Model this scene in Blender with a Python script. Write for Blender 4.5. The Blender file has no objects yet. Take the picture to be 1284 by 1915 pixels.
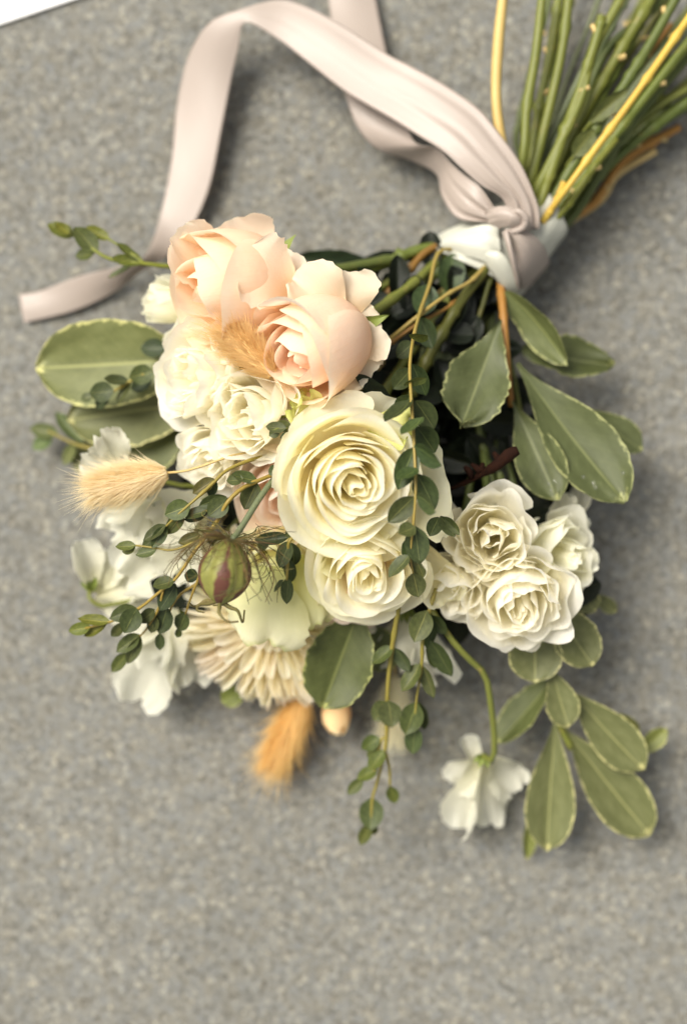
import bpy, math, random
import numpy as np
from mathutils import Vector, Quaternion, Matrix

random.seed(7)
R_ = math.radians
sc = bpy.context.scene
col = sc.collection

# ------------------------------------------------------------------ camera, sky, sun, exposure
CAM_H = 0.80                       # lens height above the paving
FOCUS_Z = 0.108
K = 0.00025 / 0.71                 # metres per photo pixel, per metre of distance
def P(px, py, z):                  # the place on the table-top scene seen at a photo pixel, at real height z
    d = CAM_H - z
    return Vector(((px - 642.0) * K * d, (957.5 - py) * K * d, z))
def S(px, z=0.08):                 # a length in pixels at height z -> metres
    return px * K * (CAM_H - z)

cam_d = bpy.data.cameras.new('camera')
cam = bpy.data.objects.new('camera', cam_d); col.objects.link(cam)
cam.location = (0, 0, CAM_H); cam.rotation_euler = (0, 0, 0)
cam_d.sensor_fit = 'VERTICAL'; cam_d.sensor_height = 36.0
cam_d.angle_y = 2 * math.atan(957.5 * K)
cam_d.clip_start = 0.01; cam_d.clip_end = 100
cam_d.dof.use_dof = True
cam_d.dof.focus_distance = CAM_H - FOCUS_Z
cam_d.dof.aperture_fstop = 2.2
sc.camera = cam

SUN_EL, SUN_AZ = 54.0, 144.0       # azimuth counted counter-clockwise from +X: light from the upper left
w = bpy.data.worlds.new('World'); sc.world = w; w.use_nodes = True
nt = w.node_tree; nt.nodes.clear()
sky = nt.nodes.new('ShaderNodeTexSky'); sky.sky_type = 'NISHITA'; sky.sun_disc = False
sky.sun_elevation = R_(SUN_EL); sky.sun_rotation = R_(90 - SUN_AZ)
sky.air_density = 1.0; sky.dust_density = 4.0; sky.ozone_density = 0.6
hs = nt.nodes.new('ShaderNodeHueSaturation'); hs.inputs['Saturation'].default_value = 0.10
bg = nt.nodes.new('ShaderNodeBackground'); bg.inputs['Strength'].default_value = 0.080
wo = nt.nodes.new('ShaderNodeOutputWorld')
nt.links.new(sky.outputs[0], hs.inputs['Color']); nt.links.new(hs.outputs[0], bg.inputs[0]); nt.links.new(bg.outputs[0], wo.inputs[0])

sun_d = bpy.data.lights.new('sun', 'SUN'); sun_d.energy = 2.5; sun_d.angle = R_(32); sun_d.color = (1.0, 0.93, 0.83)
sun = bpy.data.objects.new('sun', sun_d); col.objects.link(sun)
sdir = Vector((math.cos(R_(SUN_EL)) * math.cos(R_(SUN_AZ)), math.cos(R_(SUN_EL)) * math.sin(R_(SUN_AZ)), math.sin(R_(SUN_EL))))
sun.rotation_euler = sdir.to_track_quat('Z', 'Y').to_euler()

vs = sc.view_settings
vs.view_transform = 'Standard'; vs.look = 'None'; vs.exposure = 0.97; vs.gamma = 1.0
sc.render.engine = 'CYCLES'
sc.cycles.max_bounces = 16; sc.cycles.diffuse_bounces = 12; sc.cycles.transmission_bounces = 12
sc.cycles.use_denoising = True

# ------------------------------------------------------------------ node helpers and materials
def srgb(r, g, b):
    f = lambda c: (c / 255 / 12.92) if c / 255 <= 0.04045 else ((c / 255 + 0.055) / 1.055) ** 2.4
    return (f(r), f(g), f(b), 1.0)

class NT:
    def __init__(s, name):
        s.m = bpy.data.materials.new(name); s.m.use_nodes = True
        s.t = s.m.node_tree; s.t.nodes.clear()
        s.out = s.n('ShaderNodeOutputMaterial')
    def n(s, typ, **kw):
        nd = s.t.nodes.new(typ)
        for k, v in kw.items(): setattr(nd, k, v)
        return nd
    def l(s, a, b): s.t.links.new(a, b)
    def uv(s):
        u = s.n('ShaderNodeUVMap'); u.uv_map = 'UVMap'
        x = s.n('ShaderNodeSeparateXYZ'); s.l(u.outputs[0], x.inputs[0])
        return u.outputs[0], x.outputs[0], x.outputs[1]
    def math(s, op, a, b=None, clamp=False):
        nd = s.n('ShaderNodeMath', operation=op); nd.use_clamp = clamp
        for i, x in enumerate((a, b)):
            if x is None: continue
            if isinstance(x, (int, float)): nd.inputs[i].default_value = x
            else: s.l(x, nd.inputs[i])
        return nd.outputs[0]
    def ramp(s, fac, stops, interp='LINEAR'):
        nd = s.n('ShaderNodeValToRGB'); cr = nd.color_ramp; cr.interpolation = interp
        while len(cr.elements) < len(stops): cr.elements.new(0.5)
        for e, (p, c) in zip(cr.elements, stops): e.position = p; e.color = c
        s.l(fac, nd.inputs[0]); return nd.outputs[0]
    def mix(s, fac, a, b, mode='MIX'):
        nd = s.n('ShaderNodeMix', data_type='RGBA', blend_type=mode)
        for i, x in ((0, fac), (6, a), (7, b)):
            if isinstance(x, (int, float)): nd.inputs[i].default_value = x
            elif isinstance(x, tuple): nd.inputs[i].default_value = x
            else: s.l(x, nd.inputs[i])
        return nd.outputs[2]
    def noise(s, vec, scale, detail=3, rough=0.5, mapscale=None):
        if mapscale:
            mp = s.n('ShaderNodeMapping'); mp.inputs['Scale'].default_value = mapscale; s.l(vec, mp.inputs[0]); vec = mp.outputs[0]
        nd = s.n('ShaderNodeTexNoise'); nd.inputs['Scale'].default_value = scale
        nd.inputs['Detail'].default_value = detail; nd.inputs['Roughness'].default_value = rough
        s.l(vec, nd.inputs['Vector']); return nd.outputs[0]
    def bump(s, h, strength, dist):
        b = s.n('ShaderNodeBump'); b.inputs['Strength'].default_value = strength; b.inputs['Distance'].default_value = dist
        s.l(h, b.inputs['Height']); return b.outputs[0]
    def pos(s):
        return s.n('ShaderNodeTexCoord').outputs['Object']
    def objcol(s):
        return s.n('ShaderNodeObjectInfo').outputs['Color']
    def surf(s, color, rough=0.5, spec=0.3, normal=None, transl=0.0, tcol=None, sheen=0.0):
        p = s.n('ShaderNodeBsdfPrincipled')
        if isinstance(color, tuple): p.inputs['Base Color'].default_value = color
        else: s.l(color, p.inputs['Base Color'])
        if isinstance(rough, (int, float)): p.inputs['Roughness'].default_value = rough
        else: s.l(rough, p.inputs['Roughness'])
        p.inputs['Specular IOR Level'].default_value = spec
        p.inputs['Sheen Weight'].default_value = sheen
        if normal: s.l(normal, p.inputs['Normal'])
        if transl:
            t = s.n('ShaderNodeBsdfTranslucent'); c = tcol if tcol is not None else color
            if isinstance(c, tuple): t.inputs[0].default_value = c
            else: s.l(c, t.inputs[0])
            if normal: s.l(normal, t.inputs['Normal'])
            mx = s.n('ShaderNodeMixShader'); mx.inputs[0].default_value = transl
            s.l(p.outputs[0], mx.inputs[1]); s.l(t.outputs[0], mx.inputs[2]); s.l(mx.outputs[0], s.out.inputs[0])
        else: s.l(p.outputs[0], s.out.inputs[0])
        return s.m

def petal_mat(name, c0, c1, c2, transl=0.32, edge=None):
    k = NT(name); uv, u, v = k.uv(); pos = k.pos()
    c = k.ramp(v, [(0.0, c0), (0.5, c1), (1.0, c2)])
    streak = k.noise(uv, 1.0, 4, 0.6, (46, 2.5, 1))
    c = k.mix(k.math('MULTIPLY', k.math('SUBTRACT', streak, 0.42, True), 0.8), c, k.mix(0.5, c, c0))
    blot = k.noise(pos, 90, 3, 0.6)
    c = k.mix(k.math('MULTIPLY', k.math('SUBTRACT', blot, 0.5, True), 0.9), c, k.mix(0.55, c, c2))
    if edge:                         # bruised, slightly browned or greened rim with a shape of its own
        e = k.math('SUBTRACT', v, k.math('MULTIPLY', k.noise(pos, 130, 4, 0.65), 0.16))
        e = k.ramp(e, [(0.86, (0, 0, 0, 1)), (0.93, (1, 1, 1, 1))])
        c = k.mix(k.math('MULTIPLY', e, edge[1]), c, edge[0])
    c = k.mix(1.0, c, k.objcol(), 'MULTIPLY')
    h = k.math('ADD', k.math('MULTIPLY', streak, 0.5), k.math('ADD', k.math('MULTIPLY', k.noise(pos, 260, 2), 0.4), k.math('MULTIPLY', k.noise(pos, 75, 3, 0.6), 1.3)))
    return k.surf(c, 0.58, 0.22, k.bump(h, 0.32, 0.0011), transl, sheen=0.08)

def leaf_mat(name, c_dark, c_light, rib, margin=None, transl=0.16, rough=0.42, spec=0.35):
    k = NT(name); uv, u, v = k.uv(); pos = k.pos()
    n1 = k.noise(uv, 5, 4, 0.6)
    c = k.mix(k.ramp(n1, [(0.3, (0, 0, 0, 1)), (0.75, (1, 1, 1, 1))]), c_dark, c_light)
    au = k.math('ABSOLUTE', k.math('SUBTRACT', u, 0.5))          # 0 at midrib .. 0.5 at the rim
    # side veins running forward from the midrib
    sv = k.math('FRACT', k.math('MULTIPLY', k.math('SUBTRACT', v, k.math('MULTIPLY', au, 0.55)), 9.0))
    sv = k.ramp(sv, [(0.0, (1, 1, 1, 1)), (0.10, (0, 0, 0, 1)), (0.90, (0, 0, 0, 1)), (1.0, (1, 1, 1, 1))])
    c = k.mix(k.math('MULTIPLY', sv, 0.07), c, rib)
    if margin:
        e = k.math('MINIMUM', k.math('SUBTRACT', 1.0, k.math('MULTIPLY', au, 2.0)), k.math('MULTIPLY', k.math('SUBTRACT', 1.0, v), 1.7))
        nn = k.noise(uv, 1.0, 5, 0.7, (9, 16, 1))
        e = k.math('ADD', e, k.math('MULTIPLY', k.math('SUBTRACT', nn, 0.5), 0.50))
        f = k.ramp(e, [(0.035, (1, 1, 1, 1)), (0.065, (0, 0, 0, 1))])
        gate = k.ramp(k.noise(uv, 3.2, 2, 0.5), [(0.36, (0.12, 0.12, 0.12, 1)), (0.58, (1, 1, 1, 1))])
        c = k.mix(k.math('MULTIPLY', f, gate), c, margin)
        spot = k.ramp(k.noise(uv, 26, 3, 0.6), [(0.66, (0, 0, 0, 1)), (0.72, (1, 1, 1, 1))])
        c = k.mix(k.math('MULTIPLY', spot, 0.22), c, margin)
    mid = k.ramp(au, [(0.009, (1, 1, 1, 1)), (0.026, (0, 0, 0, 1))])
    c = k.mix(k.math('MULTIPLY', mid, 0.6), c, rib)
    c = k.mix(1.0, c, k.objcol(), 'MULTIPLY')
    h = k.math('ADD', k.math('MULTIPLY', k.noise(pos, 500, 3), 0.5), k.math('MULTIPLY', sv, 0.25))
    return k.surf(c, rough, spec, k.bump(h, 0.18, 0.0005), transl)

def stem_mat(name, a, b, node):
    k = NT(name); uv, u, v = k.uv(); pos = k.pos()
    c = k.mix(k.noise(pos, 60, 3), a, b)
    f = k.ramp(k.noise(pos, 210, 4, 0.7), [(0.60, (0, 0, 0, 1)), (0.72, (1, 1, 1, 1))])
    c = k.mix(k.math('MULTIPLY', f, 0.6), c, node)
    c = k.mix(1.0, c, k.objcol(), 'MULTIPLY')
    return k.surf(c, 0.45, 0.35, k.bump(k.noise(pos, 800, 3), 0.25, 0.0005))

M = {}
M['cream'] = petal_mat('cream_rose_petal', srgb(254, 241, 198), srgb(254, 249, 226), srgb(254, 252, 240), 0.60, (srgb(246, 240, 200), 0.35))
M['green_cream'] = petal_mat('greenish_guard_petal', srgb(206, 208, 124), srgb(226, 226, 160), srgb(200, 204, 118), 0.36, (srgb(160, 168, 76), 0.8))
M['lime'] = petal_mat('lime_cream_petal', srgb(212, 212, 138), srgb(234, 232, 182), srgb(243, 240, 208), 0.42, (srgb(196, 200, 118), 0.85))
M['peach'] = petal_mat('peach_rose_petal', srgb(251, 221, 174), srgb(252, 231, 204), srgb(252, 238, 219), 0.48, (srgb(250, 240, 214), 0.5))
M['blush'] = petal_mat('blush_petal', srgb(251, 230, 196), srgb(252, 236, 218), srgb(252, 240, 228), 0.44)
M['white'] = petal_mat('white_spray_petal', srgb(254, 248, 222), srgb(253, 250, 236), srgb(253, 251, 242), 0.58, (srgb(250, 242, 212), 0.25))
M['sweet'] = petal_mat('sweet_pea_petal', srgb(222, 219, 182), srgb(229, 227, 206), srgb(232, 231, 216), 0.46)
M['ray'] = petal_mat('ray_petal', srgb(254, 246, 210), srgb(254, 250, 228), srgb(254, 252, 238), 0.58)
M['euc'] = leaf_mat('parvifolia_leaf', srgb(47, 55, 28), srgb(75, 83, 46), srgb(122, 124, 70), None, 0.14, 0.48, 0.3)
M['pitt'] = leaf_mat('variegated_leaf', srgb(90, 94, 55), srgb(113, 116, 76), srgb(160, 160, 104), srgb(212, 206, 142), 0.14, 0.48, 0.32)
M['roseleaf'] = leaf_mat('shade_dark_rose_leaf', srgb(15, 21, 12), srgb(26, 34, 19), srgb(48, 55, 31), None, 0.10, 0.5, 0.3)  # leaf green darkened to stand in for shade deep between the flowers
M['stem'] = stem_mat('green_stem', srgb(90, 98, 38), srgb(114, 117, 54), srgb(158, 138, 78))
M['stemdark'] = stem_mat('dark_green_stem', srgb(66, 78, 34), srgb(92, 100, 48), srgb(116, 104, 56))
M['stemblue'] = stem_mat('grey_green_stem', srgb(88, 98, 70), srgb(112, 118, 86), srgb(130, 132, 90))
M['stemyellow'] = stem_mat('yellow_stem', srgb(186, 168, 70), srgb(190, 146, 60), srgb(190, 130, 50))
M['stemolive'] = stem_mat('olive_twig', srgb(132, 118, 54), srgb(152, 130, 66), srgb(124, 92, 52))
M['stemtan'] = stem_mat('tan_woody_stem', srgb(180, 152, 92), srgb(198, 176, 120), srgb(164, 124, 66))
M['stembrown'] = stem_mat('brown_woody_stem', srgb(150, 108, 52), srgb(176, 132, 66), srgb(104, 72, 36))
M['sepal'] = stem_mat('sepal_green', srgb(106, 122, 52), srgb(132, 142, 70), srgb(96, 100, 50))

def mk_ribbon(name, c, c2):
    k = NT(name); uv, u, v = k.uv()
    weave = k.noise(uv, 1.0, 2, 0.5, (260, 6, 1))
    cc = k.mix(k.math('MULTIPLY', weave, 0.25), c, c2)
    au = k.math('ABSOLUTE', k.math('SUBTRACT', u, 0.5))
    sel = k.ramp(au, [(0.455, (0, 0, 0, 1)), (0.465, (1, 1, 1, 1))])
    cc = k.mix(k.math('MULTIPLY', sel, 0.25), cc, c2)          # woven selvedge
    h = k.math('ADD', k.math('MULTIPLY', weave, 0.3), k.math('MULTIPLY', sel, 1.0))
    return k.surf(cc, 0.40, 0.5, k.bump(h, 0.3, 0.0004), 0.14, sheen=0.04)
M['ribbon'] = mk_ribbon('blush_satin', srgb(172, 159, 148), srgb(154, 140, 129))
M['wrap'] = mk_ribbon('ivory_satin', srgb(196, 196, 181), srgb(178, 178, 162))

def mk_ground():
    k = NT('concrete'); pos = k.pos()
    v1 = k.n('ShaderNodeTexVoronoi'); v1.inputs['Scale'].default_value = 480; k.l(pos, v1.inputs['Vector'])
    sp = k.n('ShaderNodeSeparateColor'); k.l(v1.outputs['Color'], sp.inputs[0])
    grain = k.ramp(sp.outputs[0], [(0.0, srgb(90, 84, 77)), (0.2, srgb(124, 121, 114)), (0.5, srgb(146, 143, 136)), (0.74, srgb(142, 144, 146)), (0.88, srgb(166, 163, 154)), (1.0, srgb(206, 200, 184))])
    n1 = k.noise(pos, 230, 6, 0.75)
    fine = k.ramp(n1, [(0.25, srgb(100, 95, 87)), (0.5, srgb(140, 138, 130)), (0.78, srgb(174, 172, 162))])
    c = k.mix(0.5, grain, fine)
    v2 = k.n('ShaderNodeTexVoronoi'); v2.inputs['Scale'].default_value = 170; k.l(pos, v2.inputs['Vector'])
    pit = k.ramp(v2.outputs['Distance'], [(0.10, (1, 1, 1, 1)), (0.2, (0, 0, 0, 1))])
    sp2 = k.n('ShaderNodeSeparateColor'); k.l(v2.outputs['Color'], sp2.inputs[0])
    c = k.mix(k.math('MULTIPLY', pit, k.math('GREATER_THAN', sp2.outputs[0], 0.72)), c, srgb(92, 85, 76))
    c = k.mix(k.math('MULTIPLY', pit, k.math('LESS_THAN', sp2.outputs[0], 0.22)), c, srgb(198, 192, 174))
    big = k.noise(pos, 9, 3, 0.6)
    c = k.mix(1.0, c, k.ramp(big, [(0.3, (0.62, 0.632, 0.615, 1)), (0.7, (0.71, 0.724, 0.708, 1))]), 'MULTIPLY')
    tint = k.noise(pos, 110, 2, 0.5)
    c = k.mix(0.34, c, k.mix(1.0, c, k.ramp(tint, [(0.35, (0.92, 0.97, 1.08, 1)), (0.65, (1.08, 1.0, 0.88, 1))]), 'MULTIPLY'))
    h = k.math('ADD', k.math('MULTIPLY', n1, 1.0), k.math('MULTIPLY', v1.outputs['Distance'], 0.5))
    return k.surf(c, 0.85, 0.2, k.bump(h, 0.5, 0.0016))
M['ground'] = mk_ground()

def mk_simple(name, a, b, scale, rough, spec=0.3, bumpd=0.0004, transl=0.0):
    k = NT(name); pos = k.pos()
    n = k.noise(pos, scale, 4, 0.6)
    return k.surf(k.mix(1.0, k.mix(n, a, b), k.objcol(), 'MULTIPLY'), rough, spec, k.bump(n, 0.3, bumpd), transl)
M['paper'] = mk_simple('white_card', srgb(240, 240, 238), srgb(246, 246, 243), 300, 0.7)
M['fuzz'] = mk_simple('tan_bristles', srgb(232, 219, 182), srgb(246, 240, 216), 120, 0.6, 0.2, 0.0002, 0.45)
M['fuzzcore'] = mk_simple('tan_seed_head', srgb(222, 202, 158), srgb(238, 224, 188), 200, 0.8)
M['rust'] = mk_simple('rusty_felt', srgb(18, 9, 6), srgb(48, 26, 16), 260, 0.9, 0.1)
M['thread'] = mk_simple('green_thread', srgb(96, 104, 52), srgb(116, 92, 60), 90, 0.6)
def mk_pod():
    k = NT('seed_pod_skin'); uv, u, v = k.uv(); pos = k.pos()
    c = k.mix(k.noise(pos, 160, 4, 0.6), srgb(92, 98, 40), srgb(150, 146, 78))
    fr = k.math('FRACT', k.math('MULTIPLY', u, 5.0))
    seam = k.math('ABSOLUTE', k.math('SUBTRACT', fr, 0.5))       # 0.5 at the sutures
    nn = k.math('MULTIPLY', k.math('SUBTRACT', k.noise(pos, 120, 3), 0.5), 0.5)
    f = k.math('ADD', k.math('ADD', seam, nn), k.math('MULTIPLY', k.math('SUBTRACT', v, 0.55), 0.28))
    f = k.ramp(f, [(0.26, (0, 0, 0, 1)), (0.36, (1, 1, 1, 1))])
    c = k.mix(k.math('MULTIPLY', f, 0.85), c, srgb(84, 26, 40))
    return k.surf(c, 0.5, 0.35, k.bump(k.noise(pos, 700, 3), 0.4, 0.0006))
M['pod'] = mk_pod()
def mk_glass():
    k = NT('water'); p = k.n('ShaderNodeBsdfPrincipled')
    p.inputs['Base Color'].default_value = (1, 1, 1, 1); p.inputs['Roughness'].default_value = 0.02
    p.inputs['IOR'].default_value = 1.33; p.inputs['Transmission Weight'].default_value = 1.0
    k.l(p.outputs[0], k.out.inputs[0]); return k.m
M['water'] = mk_glass()

# ------------------------------------------------------------------ mesh helpers
def mesh_grid(name, V, U=None, close_u=False):
    """V: (ny, nx, 3) array of points -> smooth quad sheet with UVs."""
    ny, nx = V.shape[:2]
    me = bpy.data.meshes.new(name)
    nq = nx if close_u else nx - 1
    j, i = np.meshgrid(np.arange(ny - 1), np.arange(nq), indexing='ij')
    i2 = (i + 1) % nx
    q = np.stack([j * nx + i, j * nx + i2, (j + 1) * nx + i2, (j + 1) * nx + i], -1).reshape(-1, 4)
    uu = np.stack([i / nq, (i + 1) / nq, (i + 1) / nq, i / nq], -1).reshape(-1)
    vv = np.stack([j / (ny - 1), j / (ny - 1), (j + 1) / (ny - 1), (j + 1) / (ny - 1)], -1).reshape(-1)
    me.from_pydata(V.reshape(-1, 3).tolist(), [], q.tolist())
    uvl = me.uv_layers.new(name='UVMap')
    uvl.data.foreach_set('uv', np.stack([uu, vv], -1).astype(np.float32).ravel())
    me.polygons.foreach_set('use_smooth', np.ones(len(q), dtype=bool))
    me.update(); return me

def obj(name, me, mat, parent=None, loc=(0, 0, 0), rot=None, scale=None, tint=None):
    if mat is not None and not me.materials: me.materials.append(mat)
    o = bpy.data.objects.new(name, me); col.objects.link(o)
    if parent is not None: o.parent = parent
    o.location = loc
    if rot is not None: o.rotation_mode = 'QUATERNION'; o.rotation_quaternion = rot
    if scale is not None: o.scale = scale
    o.color = (*tint, 1.0) if tint else (1, 1, 1, 1)
    return o

def thing(name, label, cat, loc, group=None):
    o = bpy.data.objects.new(name, None); col.objects.link(o)
    o.location = loc; o.empty_display_size = 0.01
    return tag(o, label, cat, group)
def tag(o, label, cat, group=None):
    o['label'] = label; o['category'] = cat
    if group: o['group'] = group
    return o

def catmull(pts, n):
    """smooth polyline through pts (k,d) resampled to n points"""
    p = np.array([list(q) for q in pts], float)
    if len(p) == 2: t = np.linspace(0, 1, n)[:, None]; return p[0] * (1 - t) + p[1] * t
    e = np.vstack([2 * p[0] - p[1], p, 2 * p[-1] - p[-2]])
    d = np.r_[0, np.cumsum(np.linalg.norm(np.diff(p, axis=0), axis=1) ** 0.5)]
    s = np.linspace(0, d[-1], n); out = []
    for x in s:
        k = min(max(np.searchsorted(d, x, 'right') - 1, 0), len(p) - 2)
        t = (x - d[k]) / (d[k + 1] - d[k] + 1e-12)
        a, b, c, f = e[k], e[k + 1], e[k + 2], e[k + 3]
        out.append(0.5 * (2 * b + (c - a) * t + (2 * a - 5 * b + 4 * c - f) * t * t + (3 * b - a - 3 * c + f) * t ** 3))
    return np.array(out)

def tube_mesh(name, pts, rad, n=24, sides=8, lumps=0.0, rng=random, flatcap=True):
    c = catmull(pts, n)
    if np.isscalar(rad): rad = [rad, rad]
    r = np.interp(np.linspace(0, 1, n), np.linspace(0, 1, len(rad)), rad)
    if lumps:
        for _ in range(max(2, n // 9)):
            k = rng.randrange(2, n - 2); r[k] *= 1 + lumps
        ph = rng.random() * 6
        r = r * (1 + 0.05 * np.sin(np.linspace(0, 14, n) + ph))
    T = np.gradient(c, axis=0); T /= np.linalg.norm(T, axis=1)[:, None] + 1e-12
    a = np.array([0.0, 0.0, 1.0]) if abs(T[0][2]) < 0.9 else np.array([1.0, 0, 0])
    N = np.cross(T[0], a); N /= np.linalg.norm(N); rows = []
    ang = np.linspace(0, 2 * math.pi, sides, endpoint=False)
    for k in range(n):
        N = N - T[k] * np.dot(N, T[k]); N /= np.linalg.norm(N) + 1e-12
        B = np.cross(T[k], N)
        rows.append(c[k] + r[k] * (np.cos(ang)[:, None] * N + np.sin(ang)[:, None] * B))
    rows = [np.repeat(c[0][None], sides, 0)] + rows + [np.repeat(c[-1][None], sides, 0)]
    return mesh_grid(name, np.array(rows), close_u=True)

def tube(name, pts, rad, mat, parent, n=24, sides=8, lumps=0.0, tint=None):
    """pts in world space; the part is stored relative to its parent's place"""
    off = Vector(parent.location) if parent is not None else Vector((0, 0, 0))
    q = [Vector(p) - off for p in pts]
    return obj(name, tube_mesh(name, q, rad, n, sides, lumps), mat, parent, tint=tint)

# a sheet of unit chord along +Y and unit width along X (leaf, loose petal)
def sheet_mesh(name, shape, bend=0.0, cup=0.0, fold=0.0, ruf=0.0, twist=0.0, nx=9, ny=15, seed=0, edge_n=0.0, rows=2.0):
    rg = np.random.RandomState(seed)
    u = np.linspace(-1, 1, nx); v = np.linspace(0, 1, ny)
    wv = np.interp(v, [s[0] for s in shape], [s[1] for s in shape])
    sm = np.convolve(np.pad(wv, 1, mode='edge'), [0.25, 0.5, 0.25], 'valid'); sm[0] = wv[0]; sm[-1] = wv[-1]; wv = sm
    if edge_n: wv = wv * (1 + edge_n * rg.uniform(-1, 1, ny))
    th = bend * (v - 0.5)
    dy = np.cos(th); dz = np.sin(th)
    cy = np.r_[0, np.cumsum((dy[1:] + dy[:-1]) / 2)] / (ny - 1); cz = np.r_[0, np.cumsum((dz[1:] + dz[:-1]) / 2)] / (ny - 1)
    L = math.hypot(cy[-1], cz[-1]); a = math.atan2(cz[-1], cy[-1])
    Y = (cy * math.cos(a) + cz * math.sin(a)) / L; Z = (-cy * math.sin(a) + cz * math.cos(a)) / L
    V = np.zeros((ny, nx, 3)); p1, p2, p3 = rg.uniform(0, 6.28, 3)
    for j in range(ny):
        x = u * wv[j] * 0.5
        z = Z[j] + cup * wv[j] * (u ** 2) * 0.5 + fold * np.abs(u) * wv[j] * 0.5
        z = z + ruf * (np.abs(u) ** 2) * np.sin(rows * 6.28 * v[j] + p1 + 1.3 * np.sign(u)) + ruf * v[j] ** 3 * np.sin(5.5 * u + p2)
        yy = Y[j] + ruf * 0.5 * v[j] ** 3 * np.sin(4.2 * u + p3) + ruf * 0.22 * v[j] ** 5 * np.sin(13 * u + p1)
        z = z + ruf * 0.45 * v[j] ** 4 * np.sin(12 * u + p3)
        t = twist * (v[j] - 0.3)
        V[j, :, 0] = x * math.cos(t) - (z - Z[j]) * math.sin(t)
        V[j, :, 1] = yy
        V[j, :, 2] = Z[j] + x * math.sin(t) + (z - Z[j]) * math.cos(t)
    return mesh_grid(name, V)

def two_point(b, t, roll):
    y = (t - b); L = y.length; y.normalize()
    z = Vector((0, 0, 1)) - y * y.z
    if z.length < 1e-4: z = Vector((0, 1, 0))
    z.normalize(); x = y.cross(z)
    m = Matrix((x, y, z)).transposed()
    return m.to_quaternion() @ Quaternion((0, 1, 0), roll), L

SH_EUC = [(0, 0.10), (0.06, 0.42), (0.2, 0.82), (0.42, 1.0), (0.65, 0.92), (0.82, 0.66), (0.93, 0.36), (1, 0.04)]
SH_OBO = [(0, 0.05), (0.08, 0.09), (0.2, 0.32), (0.35, 0.64), (0.5, 0.88), (0.65, 1.0), (0.8, 0.90), (0.9, 0.64), (0.96, 0.38), (1, 0.05)]
SH_OVAL = [(0, 0.15), (0.08, 0.42), (0.25, 0.80), (0.5, 1.0), (0.72, 0.92), (0.88, 0.66), (0.96, 0.36), (1, 0.06)]
SH_FAN = [(0, 0.16), (0.15, 0.40), (0.4, 0.78), (0.65, 1.0), (0.85, 0.98), (0.95, 0.84), (1, 0.62)]
SH_RAY = [(0, 0.55), (0.3, 0.85), (0.6, 1.0), (0.85, 1.0), (0.95, 0.9), (1, 0.55)]
SH_SEP = [(0, 0.8), (0.3, 1.0), (0.6, 0.7), (0.85, 0.3), (1, 0.03)]

EUC = [sheet_mesh('leaf', SH_EUC, 0.35 + 0.1 * i, 0.10, 0.12, 0.012, 0.1 * (i - 1), 7, 11, seed=i) for i in range(4)]
for me in EUC: me.materials.append(M['euc'])
def euc_leaf(root, b, t, wpx, z0, z1, roll=0.0, tint=None):
    B = P(*b, z0); T = P(*t, z1)
    q, L = two_point(B, T, roll)
    wd = S(wpx, z0) * 1.26
    me = random.choice(EUC)
    tt = tint or (1, 1, 1)
    j = random.uniform(0.85, 1.4); tt = (tt[0] * random.uniform(0.92, 1.12), tt[1], tt[2] * random.uniform(0.8, 1.1))
    return obj('leaf', me, None, root, B - Vector(root.location), q, (max(wd, 0.002) / max(math.cos(roll), 0.25), L * random.uniform(0.98, 1.1), L), tuple(c * j for c in tt))

def big_leaf(root, b, t, wpx, z0, z1, roll=0.0, mat='pitt', shape=SH_OBO, bend=0.35, fold=0.14, seed=0, tint=None, ruf=0.012, edge_n=0.02, name='leaf', cup=0.05, twist=0.0):
    B = P(*b, z0); T = P(*t, z1)
    q, L = two_point(B, T, roll)
    me = sheet_mesh(name, shape, bend, cup, fold, ruf, twist, 13, 25, seed, edge_n)
    return obj(name, me, M[mat], root, B - Vector(root.location), q, (S(wpx, z0) * 1.12, L * 1.02, L), tint)

def loose_petal(root, b, t, wpx, z0, z1, roll=0.0, mat='sweet', shape=SH_FAN, bend=0.6, cup=0.3, ruf=0.05, seed=0, tint=None, name='petal', twist=0.0, edge_n=0.05):
    B = P(*b, z0); T = P(*t, z1)
    q, L = two_point(B, T, roll)
    me = sheet_mesh(name, shape, bend, cup, 0.0, ruf, twist, 17, 19, seed, edge_n, 1.6)
    return obj(name, me, M[mat], root, B - Vector(root.location), q, (S(wpx, z0), L, L), tint)

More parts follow.
